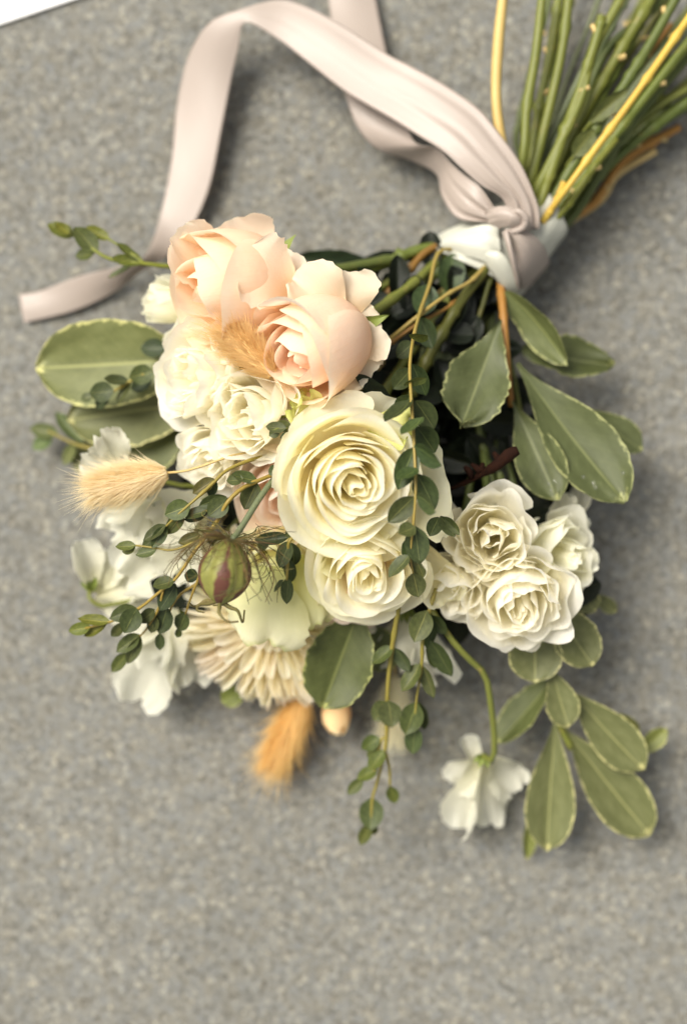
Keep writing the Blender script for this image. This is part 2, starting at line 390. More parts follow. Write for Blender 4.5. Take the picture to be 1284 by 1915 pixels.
# ------------------------------------------------------------------ blooms
def rev_petal(rg, phi, Rt, Rb, H, hw, lip, ruf, spir, corner, r0, nx=19, ny=15, frill=0.0):
    u = np.linspace(-1, 1, nx); v = np.linspace(0, 1, ny)
    U, Vv = np.meshgrid(u, v)
    pe = rg.uniform(0, 6.28, 6)
    edge = 1 - corner * np.abs(u) ** 2.6 + 0.022 * np.sin(5 * u + pe[0]) + frill * (np.sin(9 * u + pe[1]) * 0.6 + np.sin(17 * u + pe[2]) * 0.4)
    Vp = Vv * edge[None, :]
    W = hw * (0.28 + 0.72 * (1 - (1 - np.clip(Vp / 0.62, 0, 1)) ** 2))
    t = np.clip(Vp, 0, 1.05)
    b0, b1, b2, b3 = (1 - t) ** 3, 3 * t * (1 - t) ** 2, 3 * t * t * (1 - t), t ** 3
    r = b0 * r0 + b1 * Rb + b2 * Rb + b3 * Rt
    z = b1 * 0.06 * H + b2 * 0.72 * H + b3 * H
    lf = np.clip((Vp - 0.66) / 0.34, 0, 1.1) ** 2
    side = 0.35 + 0.9 * np.abs(U) ** 1.8 + 0.35 * np.sin(2.2 * U + pe[3])
    r = r + lip * lf * side; z = z - 0.55 * lip * lf ** 1.4 * side
    wob = np.sin(3.1 * U + pe[4] + 1.5 * Vv) * 0.6 + np.sin(6.3 * U + pe[5]) * 0.4
    r = r + ruf * wob * Vv ** 2; z = z + 0.5 * ruf * np.sin(5.0 * U + pe[1]) * Vv ** 3
    r = r * (1 + spir * U) + frill * 0.4 * Rt * np.sin(13 * U + pe[0]) * Vv ** 4
    th = phi + U * W
    return np.stack([r * np.cos(th), r * np.sin(th), z], -1)

def bloom(name, label, cat, group, cpx, cz, d, R, H, n, mat, seed, spin=0.0, kind='open', tints=None, sepals=True):
    d = Vector(d).normalized(); q = d.to_track_quat('Z', 'Y') @ Quaternion((0, 0, 1), spin)
    face = P(*cpx, cz); base = face - d * H * 0.85
    root = thing(name, label, cat, base, group); rg = np.random.RandomState(seed)
    k = dict(open=dict(pw=1.35, hfall=0.40, belly=0.80, lip=0.15, ruf=0.05, hw0=1.75, hw1=0.98, frill=0.004, tilt=0.045),
             bud=dict(pw=1.0, hfall=0.10, belly=1.0, lip=0.34, ruf=0.04, hw0=1.8, hw1=1.3, frill=0.003, tilt=0.03),
             spray=dict(pw=0.95, hfall=0.40, belly=0.85, lip=0.12, ruf=0.13, hw0=1.25, hw1=0.78, frill=0.022, tilt=0.10),
             tight=dict(pw=1.0, hfall=0.05, belly=1.15, lip=0.02, ruf=0.02, hw0=1.8, hw1=1.3, frill=0.003, tilt=0.02))[kind]
    for i in range(n):
        t = i / (n - 1)
        phi = i * 2.39996 + rg.uniform(-0.32, 0.32) * (0.3 + t)
        tj = min(1.0, max(0.0, t + rg.uniform(-0.035, 0.035)))
        Rt = R * (0.05 + 0.95 * tj ** k['pw'])
        hh = H * ((0.88 + 0.12 * min(1, t / 0.3)) - k['hfall'] * t ** 2.0) * rg.uniform(0.94, 1.05)
        if kind in ('bud', 'tight'): Rb = R * (0.16 + 0.84 * t ** 0.6) * k['belly'] / (1.0 if kind == 'bud' else 1.15)
        else: Rb = Rt * (k['belly'] + 0.35 * (1 - t)) + R * 0.03
        if kind == 'bud': Rt = R * (0.06 + 0.30 * (t / 0.5) ** 1.1) if t < 0.5 else R * (0.42 + 0.50 * ((t - 0.5) / 0.5))
        if kind == 'tight': Rt = Rb * 0.45
        lip = R * k['lip'] * (0.1 + 0.9 * t) * rg.uniform(0.5, 1.4)
        hw = k['hw0'] + (k['hw1'] - k['hw0']) * t ** 0.6
        V = rev_petal(rg, phi, Rt, Rb, hh, hw, lip, R * k['ruf'] * (0.4 + 0.6 * t) * rg.uniform(0.6, 1.4), (0.16 * (1 - t) + 0.03) * (1 if kind != 'spray' else rg.choice([-1, 1])), (0.20 + 0.12 * t) * rg.uniform(0.7, 1.2), R * 0.08, frill=k['frill'])
        tilt = Matrix.Rotation(rg.normal(0, k['tilt']), 3, 'X') @ Matrix.Rotation(rg.normal(0, k['tilt']), 3, 'Y')
        V = V @ np.array(tilt).T
        tint = (1, 1, 1)
        if tints: tint = tints(t, i)
        obj('petal', mesh_grid('petal', V), M[mat], root, (0, 0, 0), q, None, tint)
    # hip and sepals under the petals
    a = np.linspace(0, 2 * math.pi, 12, endpoint=False)
    prof = [(0.02, -0.20), (0.13, -0.17), (0.17, -0.09), (0.15, -0.02), (0.13, 0.05)]
    V = np.array([[(R * r * math.cos(x), R * r * math.sin(x), R * z) for x in a] for r, z in prof])
    obj('calyx', mesh_grid('calyx', V, close_u=True), M['sepal'], root, (0, 0, 0), q)
    if sepals:
        sm = sheet_mesh('sepal', SH_SEP, -1.4, 0.2, 0, 0.02, 0, 7, 9, seed)
        for s in range(5):
            A = s * 1.2566 + seed
            dirv = q @ Vector((math.cos(A) * 0.85, math.sin(A) * 0.85, -0.15)); p0 = q @ Vector((R * .13 * math.cos(A), R * .13 * math.sin(A), 0))
            qq, _ = two_point(p0, p0 + dirv, 0)
            zax = qq @ Vector((0, 0, 1)); want = q @ Vector((-math.cos(A), -math.sin(A), 0.6))
            yax = dirv.normalized(); want = (want - yax * want.dot(yax)).normalized()
            ang = math.atan2(zax.cross(want).dot(yax), zax.dot(want))
            obj('sepal', sm, M['sepal'], root, p0, Quaternion(yax, ang) @ qq, (R * 0.30, R * 0.62, R * 0.62))
    root['axis'] = [d.x, d.y, d.z]
    return root

BIND = (930, 462)
def bind_pt(f, s, dz=0.0):
    """f 0..1 along the binding from flowers to stems, s -1..1 across"""
    cx = 872 + (1018 - 872) * f; cy = 508 + (396 - 508) * f
    hx, hy = (74 - 46 * f), (42 - 4 * f)
    return P(cx + hx * s, cy + hy * s, 0.026 + dz)

def flower_stem(root, tail, rad, mat, s=None, dz=0.0, tint=None, start=None, mid=None, n=40):
    """stem from the flower down through the binding and out to its cut end (tail: list of (px,py,z))"""
    d = Vector(root['axis']) if 'axis' in root.keys() else Vector((0, 0, 1))
    b = start or Vector(root.location) - d * 0.002
    s = random.uniform(-0.8, 0.8) if s is None else s
    e = bind_pt(0.0, s, dz)
    m = mid or (b.lerp(e, 0.45) - d * 0.012)
    if isinstance(m, Vector): m.z = min(m.z, max(0.012, b.lerp(e, 0.45).z))
    pts = [b, m, e, bind_pt(0.6, s * 0.8, dz * 0.7)]
    if tail: pts += [P(*q) for q in tail]
    else: pts += [bind_pt(0.95, s * 0.7, dz * 0.6)]
    return tube('stem', pts, rad * 1.18, M[mat], root, n, 8, 0.3, tint)
#@@SETTING
# ------------------------------------------------------------------ setting: paving, card
g = np.linspace(-3, 3, 3)
V = np.array([[(x, y, 0.0) for x in g] for y in g])
o = obj('pavement', mesh_grid('pavement', V), M['ground']); o['kind'] = 'structure'

def slab(name, poly, z0, z1, mat):
    n = len(poly); vs_ = [(x, y, z0) for x, y in poly] + [(x, y, z1) for x, y in poly]
    fs = [list(range(n))[::-1], list(range(n, 2 * n))] + [[i, (i + 1) % n, n + (i + 1) % n, n + i] for i in range(n)]
    me = bpy.data.meshes.new(name); me.from_pydata(vs_, [], fs); me.update()
    return obj(name, me, mat)
c0 = P(0, 48, 0); c1 = P(142, 0, 0); ed = (c1 - c0).normalized(); nrm = Vector((-ed.y, ed.x, 0))
a_ = c0 - ed * 0.10; b_ = c1 + ed * 0.06
o = slab('paper_card', [(p.x, p.y) for p in (a_, b_, b_ + nrm * 0.12, a_ + nrm * 0.12)], 0.001, 0.0025, M['paper'])
tag(o, 'corner of a white paper card lying on the paving', 'card')

#@@ROSES
# ------------------------------------------------------------------ roses
G_ROSE = 'large roses in the bouquet'; G_SPRAY = 'small ruffled spray roses in the bouquet'
roseC = bloom('cream_rose', 'large open cream rose with greenish outer petals at the centre of the bouquet', 'rose', G_ROSE,
              (668, 912), 0.124, (0.18, -0.26, 0.94), 0.0372, 0.042, 34, 'cream', 11, 0.7, 'open',
              lambda t, i: (1, 1, 1) if t < 0.8 else (0.985, 0.99, 0.94))
for (b, t, wd, z0, z1, rl, sd) in [((612, 812), (548, 750), 92, .094, .107, 0.5, 1), ((590, 790), (572, 738), 52, .098, .112, 0.2, 6), ((690, 800), (768, 798), 96, .106, .116, -0.3, 2), ((640, 955), (572, 985), 110, .096, .096, 0.3, 3), ((650, 960), (622, 1025), 90, .092, .093, -0.2, 5)]:
    loose_petal(roseC, b, t, wd, z0, z1, rl, 'green_cream', SH_FAN, 0.9, 0.25, 0.09, sd, name='guard_petal')
loose_petal(roseC, (720, 930), (838, 905), 200, .090, .100, -0.1, 'cream', SH_FAN, 0.5, 0.2, 0.03, 12, (0.97, 0.985, 0.88))
loose_petal(roseC, (620, 880), (524, 830), 170, .098, .112, 0.15, 'cream', SH_FAN, 0.5, 0.25, 0.035, 14, (1, 0.995, 0.96))
loose_petal(roseC, (650, 860), (600, 750), 170, .100, .112, 0.0, 'cream', SH_FAN, -0.5, 0.25, 0.035, 15, (1, 0.995, 0.95))
loose_petal(roseC, (690, 860), (752, 752), 150, .092, .104, 0.1, 'cream', SH_FAN, 0.5, 0.2, 0.03, 13, (0.98, 0.99, 0.92))
flower_stem(roseC, [(1009, 343, .045), (1062, 237, .05), (1090, 171, .05), (1111, 90, .05), (1168, -16, .05)], 0.0020, 'stem', 0.1, 0.012)

roseD = bloom('cream_rose', 'smaller cream rose tucked just below the large central cream rose, facing down', 'rose', G_ROSE,
              (690, 1086), 0.108, (0.06, -0.46, 0.84), 0.0305, 0.038, 26, 'cream', 23, 2.1, 'open',
              lambda t, i: (1, 1, 1) if t < 0.7 else (0.985, 0.99, 0.94))
loose_petal(roseD, (790, 1020), (830, 1130), 90, .085, .082, -0.3, 'cream', SH_FAN, 0.6, 0.5, 0.03, 8, (0.98, 0.985, 0.88))
loose_petal(roseD, (650, 1040), (595, 1060), 80, .088, .096, 0.4, 'cream', SH_FAN, 0.8, 0.5, 0.03, 9, (0.95, 0.97, 0.84))
flower_stem(roseD, [(993, 330, .04), (1033, 175, .045), (1052, 82, .045), (1064, -16, .045)], 0.0021, 'stem', -0.2, 0.008)

roseB = bloom('peach_rose', 'peach rose with a pink spiral heart, just above the big cream rose', 'rose', G_ROSE,
              (552, 675), 0.114, (-0.58, -0.42, 0.62), 0.0272, 0.052, 16, 'peach', 31, 0.4, 'bud',
              lambda t, i: (1.0, 0.93, 0.90) if t < 0.25 else ((1, 0.98, 0.97) if t < 0.75 else (1.0, 1.03, 1.06)))
for (b, t, wd, z0, z1, rl, bd, sd) in [((640, 610), (552, 512), 120, .098, .108, 0.35, -1.0, 1), ((650, 600), (640, 508), 130, .092, .100, 0.1, -0.9, 2), ((650, 650), (716, 610), 130, .090, .096, -0.3, -0.9, 3), ((630, 670), (694, 705), 110, .092, .098, -0.35, -1.0, 4)]:
    loose_petal(roseB, b, t, wd, z0, z1, rl, 'peach', SH_FAN, bd, 0.25, 0.06, 300 + sd, (1.0, 1.02, 0.99))
flower_stem(roseB, [(976, 298, .05), (984, 204, .05), (1001, 102, .05), (1014, -14, .05)], 0.0020, 'stem', -0.6, 0.012)
roseA = bloom('peach_rose', 'blush peach rose turned on its side, uppermost in the bouquet below the ribbon loop', 'rose', G_ROSE,
              (372, 545), 0.100, (-0.74, -0.20, 0.55), 0.0305, 0.056, 13, 'peach', 47, 1.9, 'bud',
              lambda t, i: (1.0, 0.99, 0.97) if t < 0.6 else (1.0, 1.0, 0.98))
for (b, t, wd, z0, z1, rl, bd, sd) in [((480, 530), (428, 414), 150, .076, .086, 0.0, 0.7, 1), ((545, 560), (452, 492), 150, .096, .112, 0.35, -0.9, 2), ((500, 545), (546, 468), 100, .088, .092, -0.1, -0.9, 3), ((440, 560), (326, 440), 130, .078, .096, 0.5, 0.8, 4)]:
    loose_petal(roseA, b, t, wd, z0, z1, rl, 'peach', SH_FAN, bd, 0.3, 0.04, 320 + sd, (1.0, 1.01, 1.01))
flower_stem(roseA, [(1030, 350, .034), (1070, 253, .034), (1127, 106, .035), (1192, 41, .035), (1250, -14, .035)], 0.0020, 'stemdark', -0.9, 0.006)
roseI = bloom('peach_rose', 'pale peach rose half hidden behind the spiky seed pod and the central cream rose', 'rose', G_ROSE,
              (520, 935), 0.086, (-0.45, -0.35, 0.8), 0.027, 0.045, 13, 'blush', 53, 0.9, 'bud')
flower_stem(roseI, None, 0.002, 'stemdark', -0.3, 0.0)
roseK = bloom('blush_rose', 'blush pink rose peeping out below the smaller cream rose', 'rose', G_ROSE,
              (655, 1128), 0.080, (-0.15, -0.62, 0.72), 0.030, 0.045, 18, 'blush', 61, 0.2, 'open', lambda t, i: (1.0, 0.97, 0.96))
flower_stem(roseK, None, 0.002, 'stemdark', 0.0, -0.004)
roseL = bloom('cream_rose', 'cream rose with large drooping lime tinged petals right of the spiky seed pod', 'rose', G_ROSE,
              (505, 1075), 0.080, (-0.25, -0.5, 0.8), 0.022, 0.036, 18, 'cream', 71, 0.2, 'open', lambda t, i: (0.96, 0.98, 0.85))
for (b, t, wd, z0, z1, rl, sd, tn) in [((520, 1060), (490, 1205), 165, .088, .080, 0.1, 1, (1, 1, 1)), ((560, 1040), (585, 1172), 110, .084, .076, -0.25, 2, (0.92, 0.94, 0.72)), ((500, 1060), (445, 1150), 110, .086, .074, 0.3, 4, (1, 1, 1))]:
    loose_petal(roseL, b, t, wd, z0, z1, rl, 'lime', SH_FAN, -0.7, -0.25, 0.085, sd, (0.94, 0.96, 0.8) if sd == 2 else (1, 1, 1), name='guard_petal')
flower_stem(roseL, None, 0.002, 'stem', 0.3, 0.0)

SPR = [('ruffled white spray rose facing outward beside the round leaf, nearest the leaf', (338, 702), .096, (-0.62, -0.05, 0.75), .0262, .032, 26, 3),
       ('fully open white spray rose between the peach rose and the seed pod', (448, 775), .106, (-0.36, -0.12, 0.88), .0258, .032, 26, 4),
       ('white spray rose half hidden below the fully open white spray rose', (380, 862), .086, (-0.35, -0.35, 0.85), .0185, .026, 20, 5),
       ('small blurred white spray rose under the eucalyptus tip by the ribbon end', (280, 566), .062, (-0.85, 0.05, 0.45), .0165, .026, 16, 6),
       ('round cream spray rose, upper one of the cluster beside the dark gap', (918, 1000), .098, (-0.08, -0.02, 0.98), .0242, .031, 28, 19),
       ('frilly white spray rose, lowest and widest of the cluster above the hanging sweet pea', (976, 1140), .092, (0.02, -0.36, 0.92), .0285, .033, 30, 8),
       ('pale spray rose turned away, outermost of the cluster by the open paving', (1072, 1045), .072, (0.55, -0.12, 0.78), .0245, .030, 20, 9),
       ('small crumpled spray rose wedged between the cream rose and the frilly cluster', (845, 1112), .086, (-0.15, -0.35, 0.9), .0190, .026, 20, 10)]
TAILS = [[(1046, 400, .03), (1107, 318, .03), (1168, 253, .032), (1221, 204, .034), (1300, 158, .034)],
         [(1005, 302, .036), (1021, 269, .036), (1086, 139, .036), (1130, 50, .036), (1165, -16, .036)],
         [(1054, 420, .03), (1140, 286, .036), (1193, 212, .038), (1300, 86, .038)],
         [(1090, 330, .018), (1152, 200, .018), (1200, 106, .018), (1252, -14, .018)],
         [(1060, 380, .012), (1168, 250, .014), (1300, 200, .016)],
         [(1040, 350, .02), (1062, 235, .02), (1123, 28, .02)],
         [(1010, 320, .02), (1020, 200, .02), (1040, 60, .022), (1047, -14, .022)], None]
for k, (lb, c, z, d, r, h, n, sd) in enumerate(SPR):
    b = bloom('spray_rose', lb, 'rose', G_SPRAY, c, z, d, r, h, n, 'white', 100 + sd, sd * 0.7, 'spray',
              (lambda t, i: (1, 1, 1)) if k not in (6, 3) else (lambda t, i: (0.97, 0.98, 0.94)))
    flower_stem(b, TAILS[k], 0.0015 if k != 2 else 0.0024, ['stem', 'stemblue', 'stemdark', 'stemblue', 'stemdark', 'stemdark', 'stemdark', 'stemdark'][k], -0.9 + 0.24 * k, [.004, .008, .014, -.008, -.012, -.004, 0, 0][k])  # cluster stems take the darker green so the shaded gap stays dark

bud = bloom('rose_bud', 'small closed peach bud below the large toothed leaf', 'bud', None, (628, 1362), .024, (-0.05, -0.85, 0.35), .0098, .020, 8, 'peach', 77, 0.3, 'tight', lambda t, i: (1.0, 0.95, 0.70))
flower_stem(bud, None, 0.0013, 'stem', 0.5, -0.008)

#@@RAY
# ------------------------------------------------------------------ ray flower under the lime petals
d = Vector((-0.10, -0.30, 0.95)).normalized(); q = d.to_track_quat('Z', 'Y')
ray = thing('ray_flower', 'cream daisy-like flower with many narrow petals below the seed pod', 'flower', P(516, 1146, .043))
ray['axis'] = list(d)
RM = [sheet_mesh('ray_petal', SH_RAY, 0.12, 0.36, 0, 0.010, 0, 7, 11, s) for s in range(4)]
for ring, (n, L, lift) in enumerate([(40, .0460, 0.00), (40, .0452, 0.06), (36, .0425, 0.12), (26, .030, 0.34), (18, .016, 0.8)]):
    for i in range(n):
        A = (i + 0.5 * (ring % 2)) * 2 * math.pi / n + random.uniform(-0.05, 0.05)
        dv = q @ Vector((math.cos(A) * math.cos(lift), math.sin(A) * math.cos(lift), math.sin(lift) + random.uniform(-.04, .04)))
        p0 = q @ Vector((.004 * math.cos(A), .004 * math.sin(A), 0.001 * ring))
        qq, _ = two_point(p0, p0 + dv, 0)
        zax = qq @ Vector((0, 0, 1)); yax = dv.normalized(); want = (q @ Vector((0, 0, 1))); want = (want - yax * want.dot(yax)).normalized()
        ang = math.atan2(zax.cross(want).dot(yax), zax.dot(want)) + random.uniform(-.25, .25)
        l = L * random.uniform(0.90, 1.04); f = random.uniform(0.98, 1.03)
        obj('petal', random.choice(RM), M['ray'], ray, p0, Quaternion(yax, ang) @ qq, (.0058 * random.uniform(.8, 1.15), l, l), (f, f * random.uniform(.96, 1.0), f * random.uniform(.9, 1.0)))
flower_stem(ray, [(1115, 380, .010), (1152, 327, .012), (1225, 282, .014)], 0.0017, 'stemtan', 0.7, -0.014)

#@@SWEET
# ------------------------------------------------------------------ sweet peas
def sweet_pea(label, parts, calyx, stem, seed, stem_mat='stem', rad=.0011, tint=None):
    root = thing('sweet_pea', label, 'sweet pea', P(*calyx[:3]), 'white sweet peas in the bouquet')
    for k, pr in enumerate(parts):
        (b, t, wd, z0, z1, rl) = pr[:6]
        loose_petal(root, b, t, wd, z0, z1, rl, 'sweet', SH_FAN, *(pr[6] if len(pr) > 6 else (0.8, 0.40, 0.10)), seed=seed + k, tint=tint)
    c = P(*calyx[:3]); cd = (P(*parts[0][1], parts[0][4]) - c).normalized()
    sm = sheet_mesh('sepal', SH_SEP, 0.5, 0.4, 0, 0.01, 0, 7, 9, seed)
    for s in range(5):
        side = cd.orthogonal().normalized(); side.rotate(Quaternion(cd, s * 1.2566 + 0.4))
        tgt = c + (cd * 0.6 + side * 0.55) * S(34)
        qq, L = two_point(c, tgt, 0)
        obj('sepal', sm, M['sepal'], root, (0, 0, 0), qq, (S(15), L, L))
    if stem: tube('stem', [c] + [P(*p) for p in stem], rad, M[stem_mat], root, 26)
    return root
sweet_pea('white sweet pea hanging alone on a bent green stem over the paving',
          [((896, 1420), (868, 1553), 74, .034, .016, 0.7, (0.5, 0.55, 0.05)), ((905, 1420), (922, 1546), 92, .032, .018, -0.15, (0.5, -0.5, 0.06)),
           ((915, 1418), (962, 1480), 84, .032, .020, -0.3, (0.7, 0.4, 0.08)), ((892, 1440), (866, 1378), 40, .030, .030, 0.5, (0.4, 0.6, 0.05)), ((898, 1425), (850, 1470), 80, .028, .020, 0.3, (0.6, 0.4, 0.08))],
          (902, 1412, .036), [(922, 1420, .040), (923, 1370, .046), (917, 1317, .055), (906, 1262, .062), (874, 1230, .068), (840, 1191, .072), (800, 1120, .066), (790, 1000, .05), (840, 700, .03), (900, 500, .03)], 200, 'stem', .0016)
sweet_pea('white sweet pea just above the fuzzy grass head at the bouquet edge',
          [((240, 885), (192, 806), 64, .060, .070, 0.3), ((236, 890), (156, 852), 66, .058, .064, -0.3), ((240, 890), (210, 870), 60, .066, .074, 0.1)], (244, 892, .058), [(300, 900, .05), (400, 900, .045), (640, 780, .035), (860, 510, .03)], 210)
sweet_pea('white sweet pea just below the fuzzy grass head at the bouquet edge',
          [((292, 935), (212, 1006), 96, .060, .052, 0.2), ((300, 930), (262, 1010), 80, .066, .060, -0.3), ((290, 930), (200, 955), 70, .058, .054, 0.2)], (300, 925, .062), [(360, 920, .05), (640, 790, .035), (860, 510, .03)], 220)
sweet_pea('white sweet pea behind the small eucalyptus leaves left of the seed pod',
          [((395, 930), (286, 985), 110, .068, .064, 0.2), ((380, 960), (300, 1060), 120, .064, .056, -0.2), ((372, 980), (235, 1085), 130, .058, .046, 0.15), ((370, 985), (330, 1090), 100, .062, .060, 0.4)], (400, 935, .066), [(460, 900, .05), (640, 800, .035), (860, 510, .03)], 230)
sweet_pea('backlit white sweet pea with a hooked stem, outermost at the bouquet edge',
          [((178, 1108), (146, 1012), 62, .036, .044, 0.5, (0.6, 0.6, 0.04)), ((182, 1112), (292, 1070), 92, .036, .044, -0.3), ((180, 1116), (250, 1140), 74, .032, .030, 0.2), ((180, 1105), (222, 1040), 70, .034, .042, -0.3)], (172, 1102, .040), [(166, 1114, .043), (178, 1128, .043), (204, 1132, .042), (300, 1100, .040), (420, 1000, .035), (860, 520, .028)], 240, 'stem', .0011)
sweet_pea('drooping white sweet pea, lowest one beside the narrow petalled cream flower',
          [((335, 1145), (258, 1312), 120, .040, .022, 0.2, (0.5, 0.35, 0.06)), ((340, 1150), (352, 1280), 90, .042, .030, -0.4), ((330, 1140), (222, 1180), 90, .040, .034, 0.1), ((330, 1130), (300, 1240), 100, .048, .036, 0.2)], (340, 1138, .042), [(380, 1090, .042), (480, 980, .035), (860, 520, .028)], 250)
sweet_pea('white sweet pea behind the hanging eucalyptus tip under the blush rose',
          [((760, 1150), (812, 1272), 92, .052, .038, -0.2), ((750, 1150), (738, 1246), 80, .050, .040, 0.3), ((762, 1150), (778, 1240), 70, .056, .048, 0.1)], (758, 1142, .056), [(770, 1060, .045), (860, 520, .028)], 260)
sweet_pea('small pale sweet pea behind the broad variegated leaves beside the cluster',
          [((1062, 985), (1044, 926), 56, .050, .056, 0.2), ((1066, 980), (1092, 912), 44, .040, .044, -0.3), ((1060, 985), (1084, 960), 60, .05, .054, 0.2)], (1060, 992, .05), [(1000, 900, .04), (930, 540, .03)], 270)

#@@GREEN
# ------------------------------------------------------------------ eucalyptus sprigs
LT = (1.35, 1.35, 0.95); DK = (0.62, 0.72, 0.72); BL = (0.85, 0.98, 1.05); BR = (1.15, 0.9, 0.7); N_ = (1, 1, 1); YG = (1.9, 1.75, 1.0)
def sprig(label, stem_pts, leaves, rad=0.0009, mat='stemolive', tint=None, branches=()):
    root = thing('eucalyptus_sprig', label, 'eucalyptus', P(*stem_pts[0]), 'eucalyptus sprigs trailing from the bouquet')
    tube('stem', [P(*p) for p in stem_pts], [rad * 1.1, rad * 0.9, rad * 0.5], M[mat], root, 40, 6, 0.25, tint)
    for br in branches: tube('twig', [P(*p) for p in br], [rad * 0.7, rad * 0.45], M[mat], root, 14, 6, 0.2, tint)
    for lf in leaves:
        b, t, wd, z0, z1 = lf[:5]; rl = lf[5] if len(lf) > 5 else random.uniform(-0.3, 0.3); tn = lf[6] if len(lf) > 6 else N_
        euc_leaf(root, b, t, wd, z0, z1, rl, tn)
    return root
z = .128
sprig('long eucalyptus sprig hanging over the edge of the big central cream rose',
      [(880, 470, .040), (822, 470, .050), (803, 532, .062), (785, 584, .080), (773, 630, .098), (766, 682, .112), (768, 738, .122), (774, 836, .130), (777, 914, .132), (773, 976, .130), (767, 1038, .124), (772, 1072, .121)],
      [((776, 749), (810, 800), 38, .120, .116, .2, DK), ((779, 798), (813, 847), 40, .126, .120, .2, DK), ((768, 747), (721, 786), 20, .122, .132, 1.0, DK), ((790, 780), (751, 811), 16, .128, .136, 1.0, BL),
       ((774, 837), (745, 912), 36, .130, .132, -.1, BL), ((774, 834), (821, 868), 24, .131, .138, .9, DK), ((780, 876), (745, 896), 20, .134, .140, .9, BL), ((779, 886), (810, 947), 36, .131, .126, .2, BL),
       ((778, 926), (812, 957), 18, .133, .140, 1.05, BL), ((774, 929), (729, 974), 33, .131, .128, -.2, N_), ((776, 985), (745, 998), 24, .130, .134, .4, N_), ((775, 984), (784, 1052), 38, .129, .124, .1, BL),
       ((768, 1005), (762, 1052), 24, .124, .116, .3, DK), ((765, 1038), (729, 1077), 20, .124, .126, .8, N_), ((771, 1042), (791, 1082), 18, .123, .120, 1.0, N_), ((772, 1072), (782, 1117), 32, .121, .116, .1, N_),
       ((846, 474), (841, 546), 42, .048, .050, 0, BL), ((801, 532), (788, 586), 40, .062, .066, 0, BL), ((785, 593), (808, 651), 32, .080, .078, .2, DK), ((772, 640), (742, 668), 26, .090, .086, .2, DK), ((770, 680), (794, 736), 30, .108, .098, .1, DK),
       ((768, 690), (734, 728), 30, .105, .095, .1, DK), ((769, 740), (742, 770), 28, .112, .104, 0, DK), ((768, 632), (795, 627), 12, .102, .112, 1.1, LT), ((755, 720), (796, 708), 10, .118, .122, 1.1, LT),
       ((820, 967), (803, 1002), 24, .112, .108, .1, N_), ((823, 965), (848, 1001), 20, .114, .112, .3, N_), ((832, 966), (859, 1001), 14, .114, .114, .4, N_)], .0009)
sprig('eucalyptus sprig hanging lowest on the paving side, ending in a single round leaf',
      [(760, 1040, .085), (748, 1110, .088), (743, 1146, .086), (733, 1211, .078), (725, 1284, .068), (723, 1364, .058), (719, 1405, .054), (704, 1466, .048), (696, 1494, .046), (693, 1545, .044)],
      [((733, 1209), (696, 1241), 20, .078, .080, .5, N_), ((737, 1211), (763, 1253), 20, .078, .076, .6, BL), ((726, 1310), (732, 1358), 36, .067, .064, .1, N_), ((724, 1312), (700, 1345), 28, .064, .058, .3, N_),
       ((709, 1379), (678, 1399), 22, .056, .058, .3, LT), ((709, 1395), (690, 1422), 22, .052, .048, .2, LT), ((717, 1403), (690, 1441), 22, .056, .060, .4, LT), ((705, 1437), (670, 1456), 20, .052, .054, .4, LT),
       ((678, 1457), (652, 1483), 18, .052, .050, .2, LT), ((729, 1470), (739, 1502), 20, .048, .044, .1, LT), ((696, 1492), (692, 1551), 38, .046, .046, .1, N_), ((692, 1541), (674, 1577), 20, .044, .040, .2, LT), ((694, 1540), (700, 1560), 16, .042, .038, .2, LT)],
      .0012, 'stemolive', (0.85, 0.95, 0.8), [[(722, 1380, .056), (712, 1385, .056), (700, 1440, .052), (678, 1457, .052)], [(722, 1410, .054), (728, 1440, .050), (729, 1470, .048)]])
sprig('short eucalyptus sprig hanging beside the longest one, below the crumpled spray rose',
      [(815, 1100, .085), (800, 1150, .085), (790, 1190, .082), (788, 1243, .076), (778, 1312, .068), (776, 1358, .062)],
      [((798, 1142), (775, 1198), 36, .088, .086, .1, N_), ((808, 1150), (797, 1210), 24, .082, .076, .2, DK), ((805, 1150), (832, 1186), 22, .082, .078, .4, N_), ((804, 1198), (842, 1261), 28, .080, .074, .3, N_),
       ((804, 1200), (812, 1248), 18, .076, .070, .4, DK), ((785, 1241), (751, 1292), 22, .076, .076, .6, N_), ((788, 1243), (810, 1304), 20, .076, .072, .5, N_), ((779, 1314), (759, 1371), 36, .068, .064, .1, N_), ((783, 1312), (792, 1360), 22, .064, .058, .5, N_), ((775, 1356), (771, 1407), 28, .062, .056, .2, N_)], .0009, 'stemolive', (0.85, 0.95, 0.8))
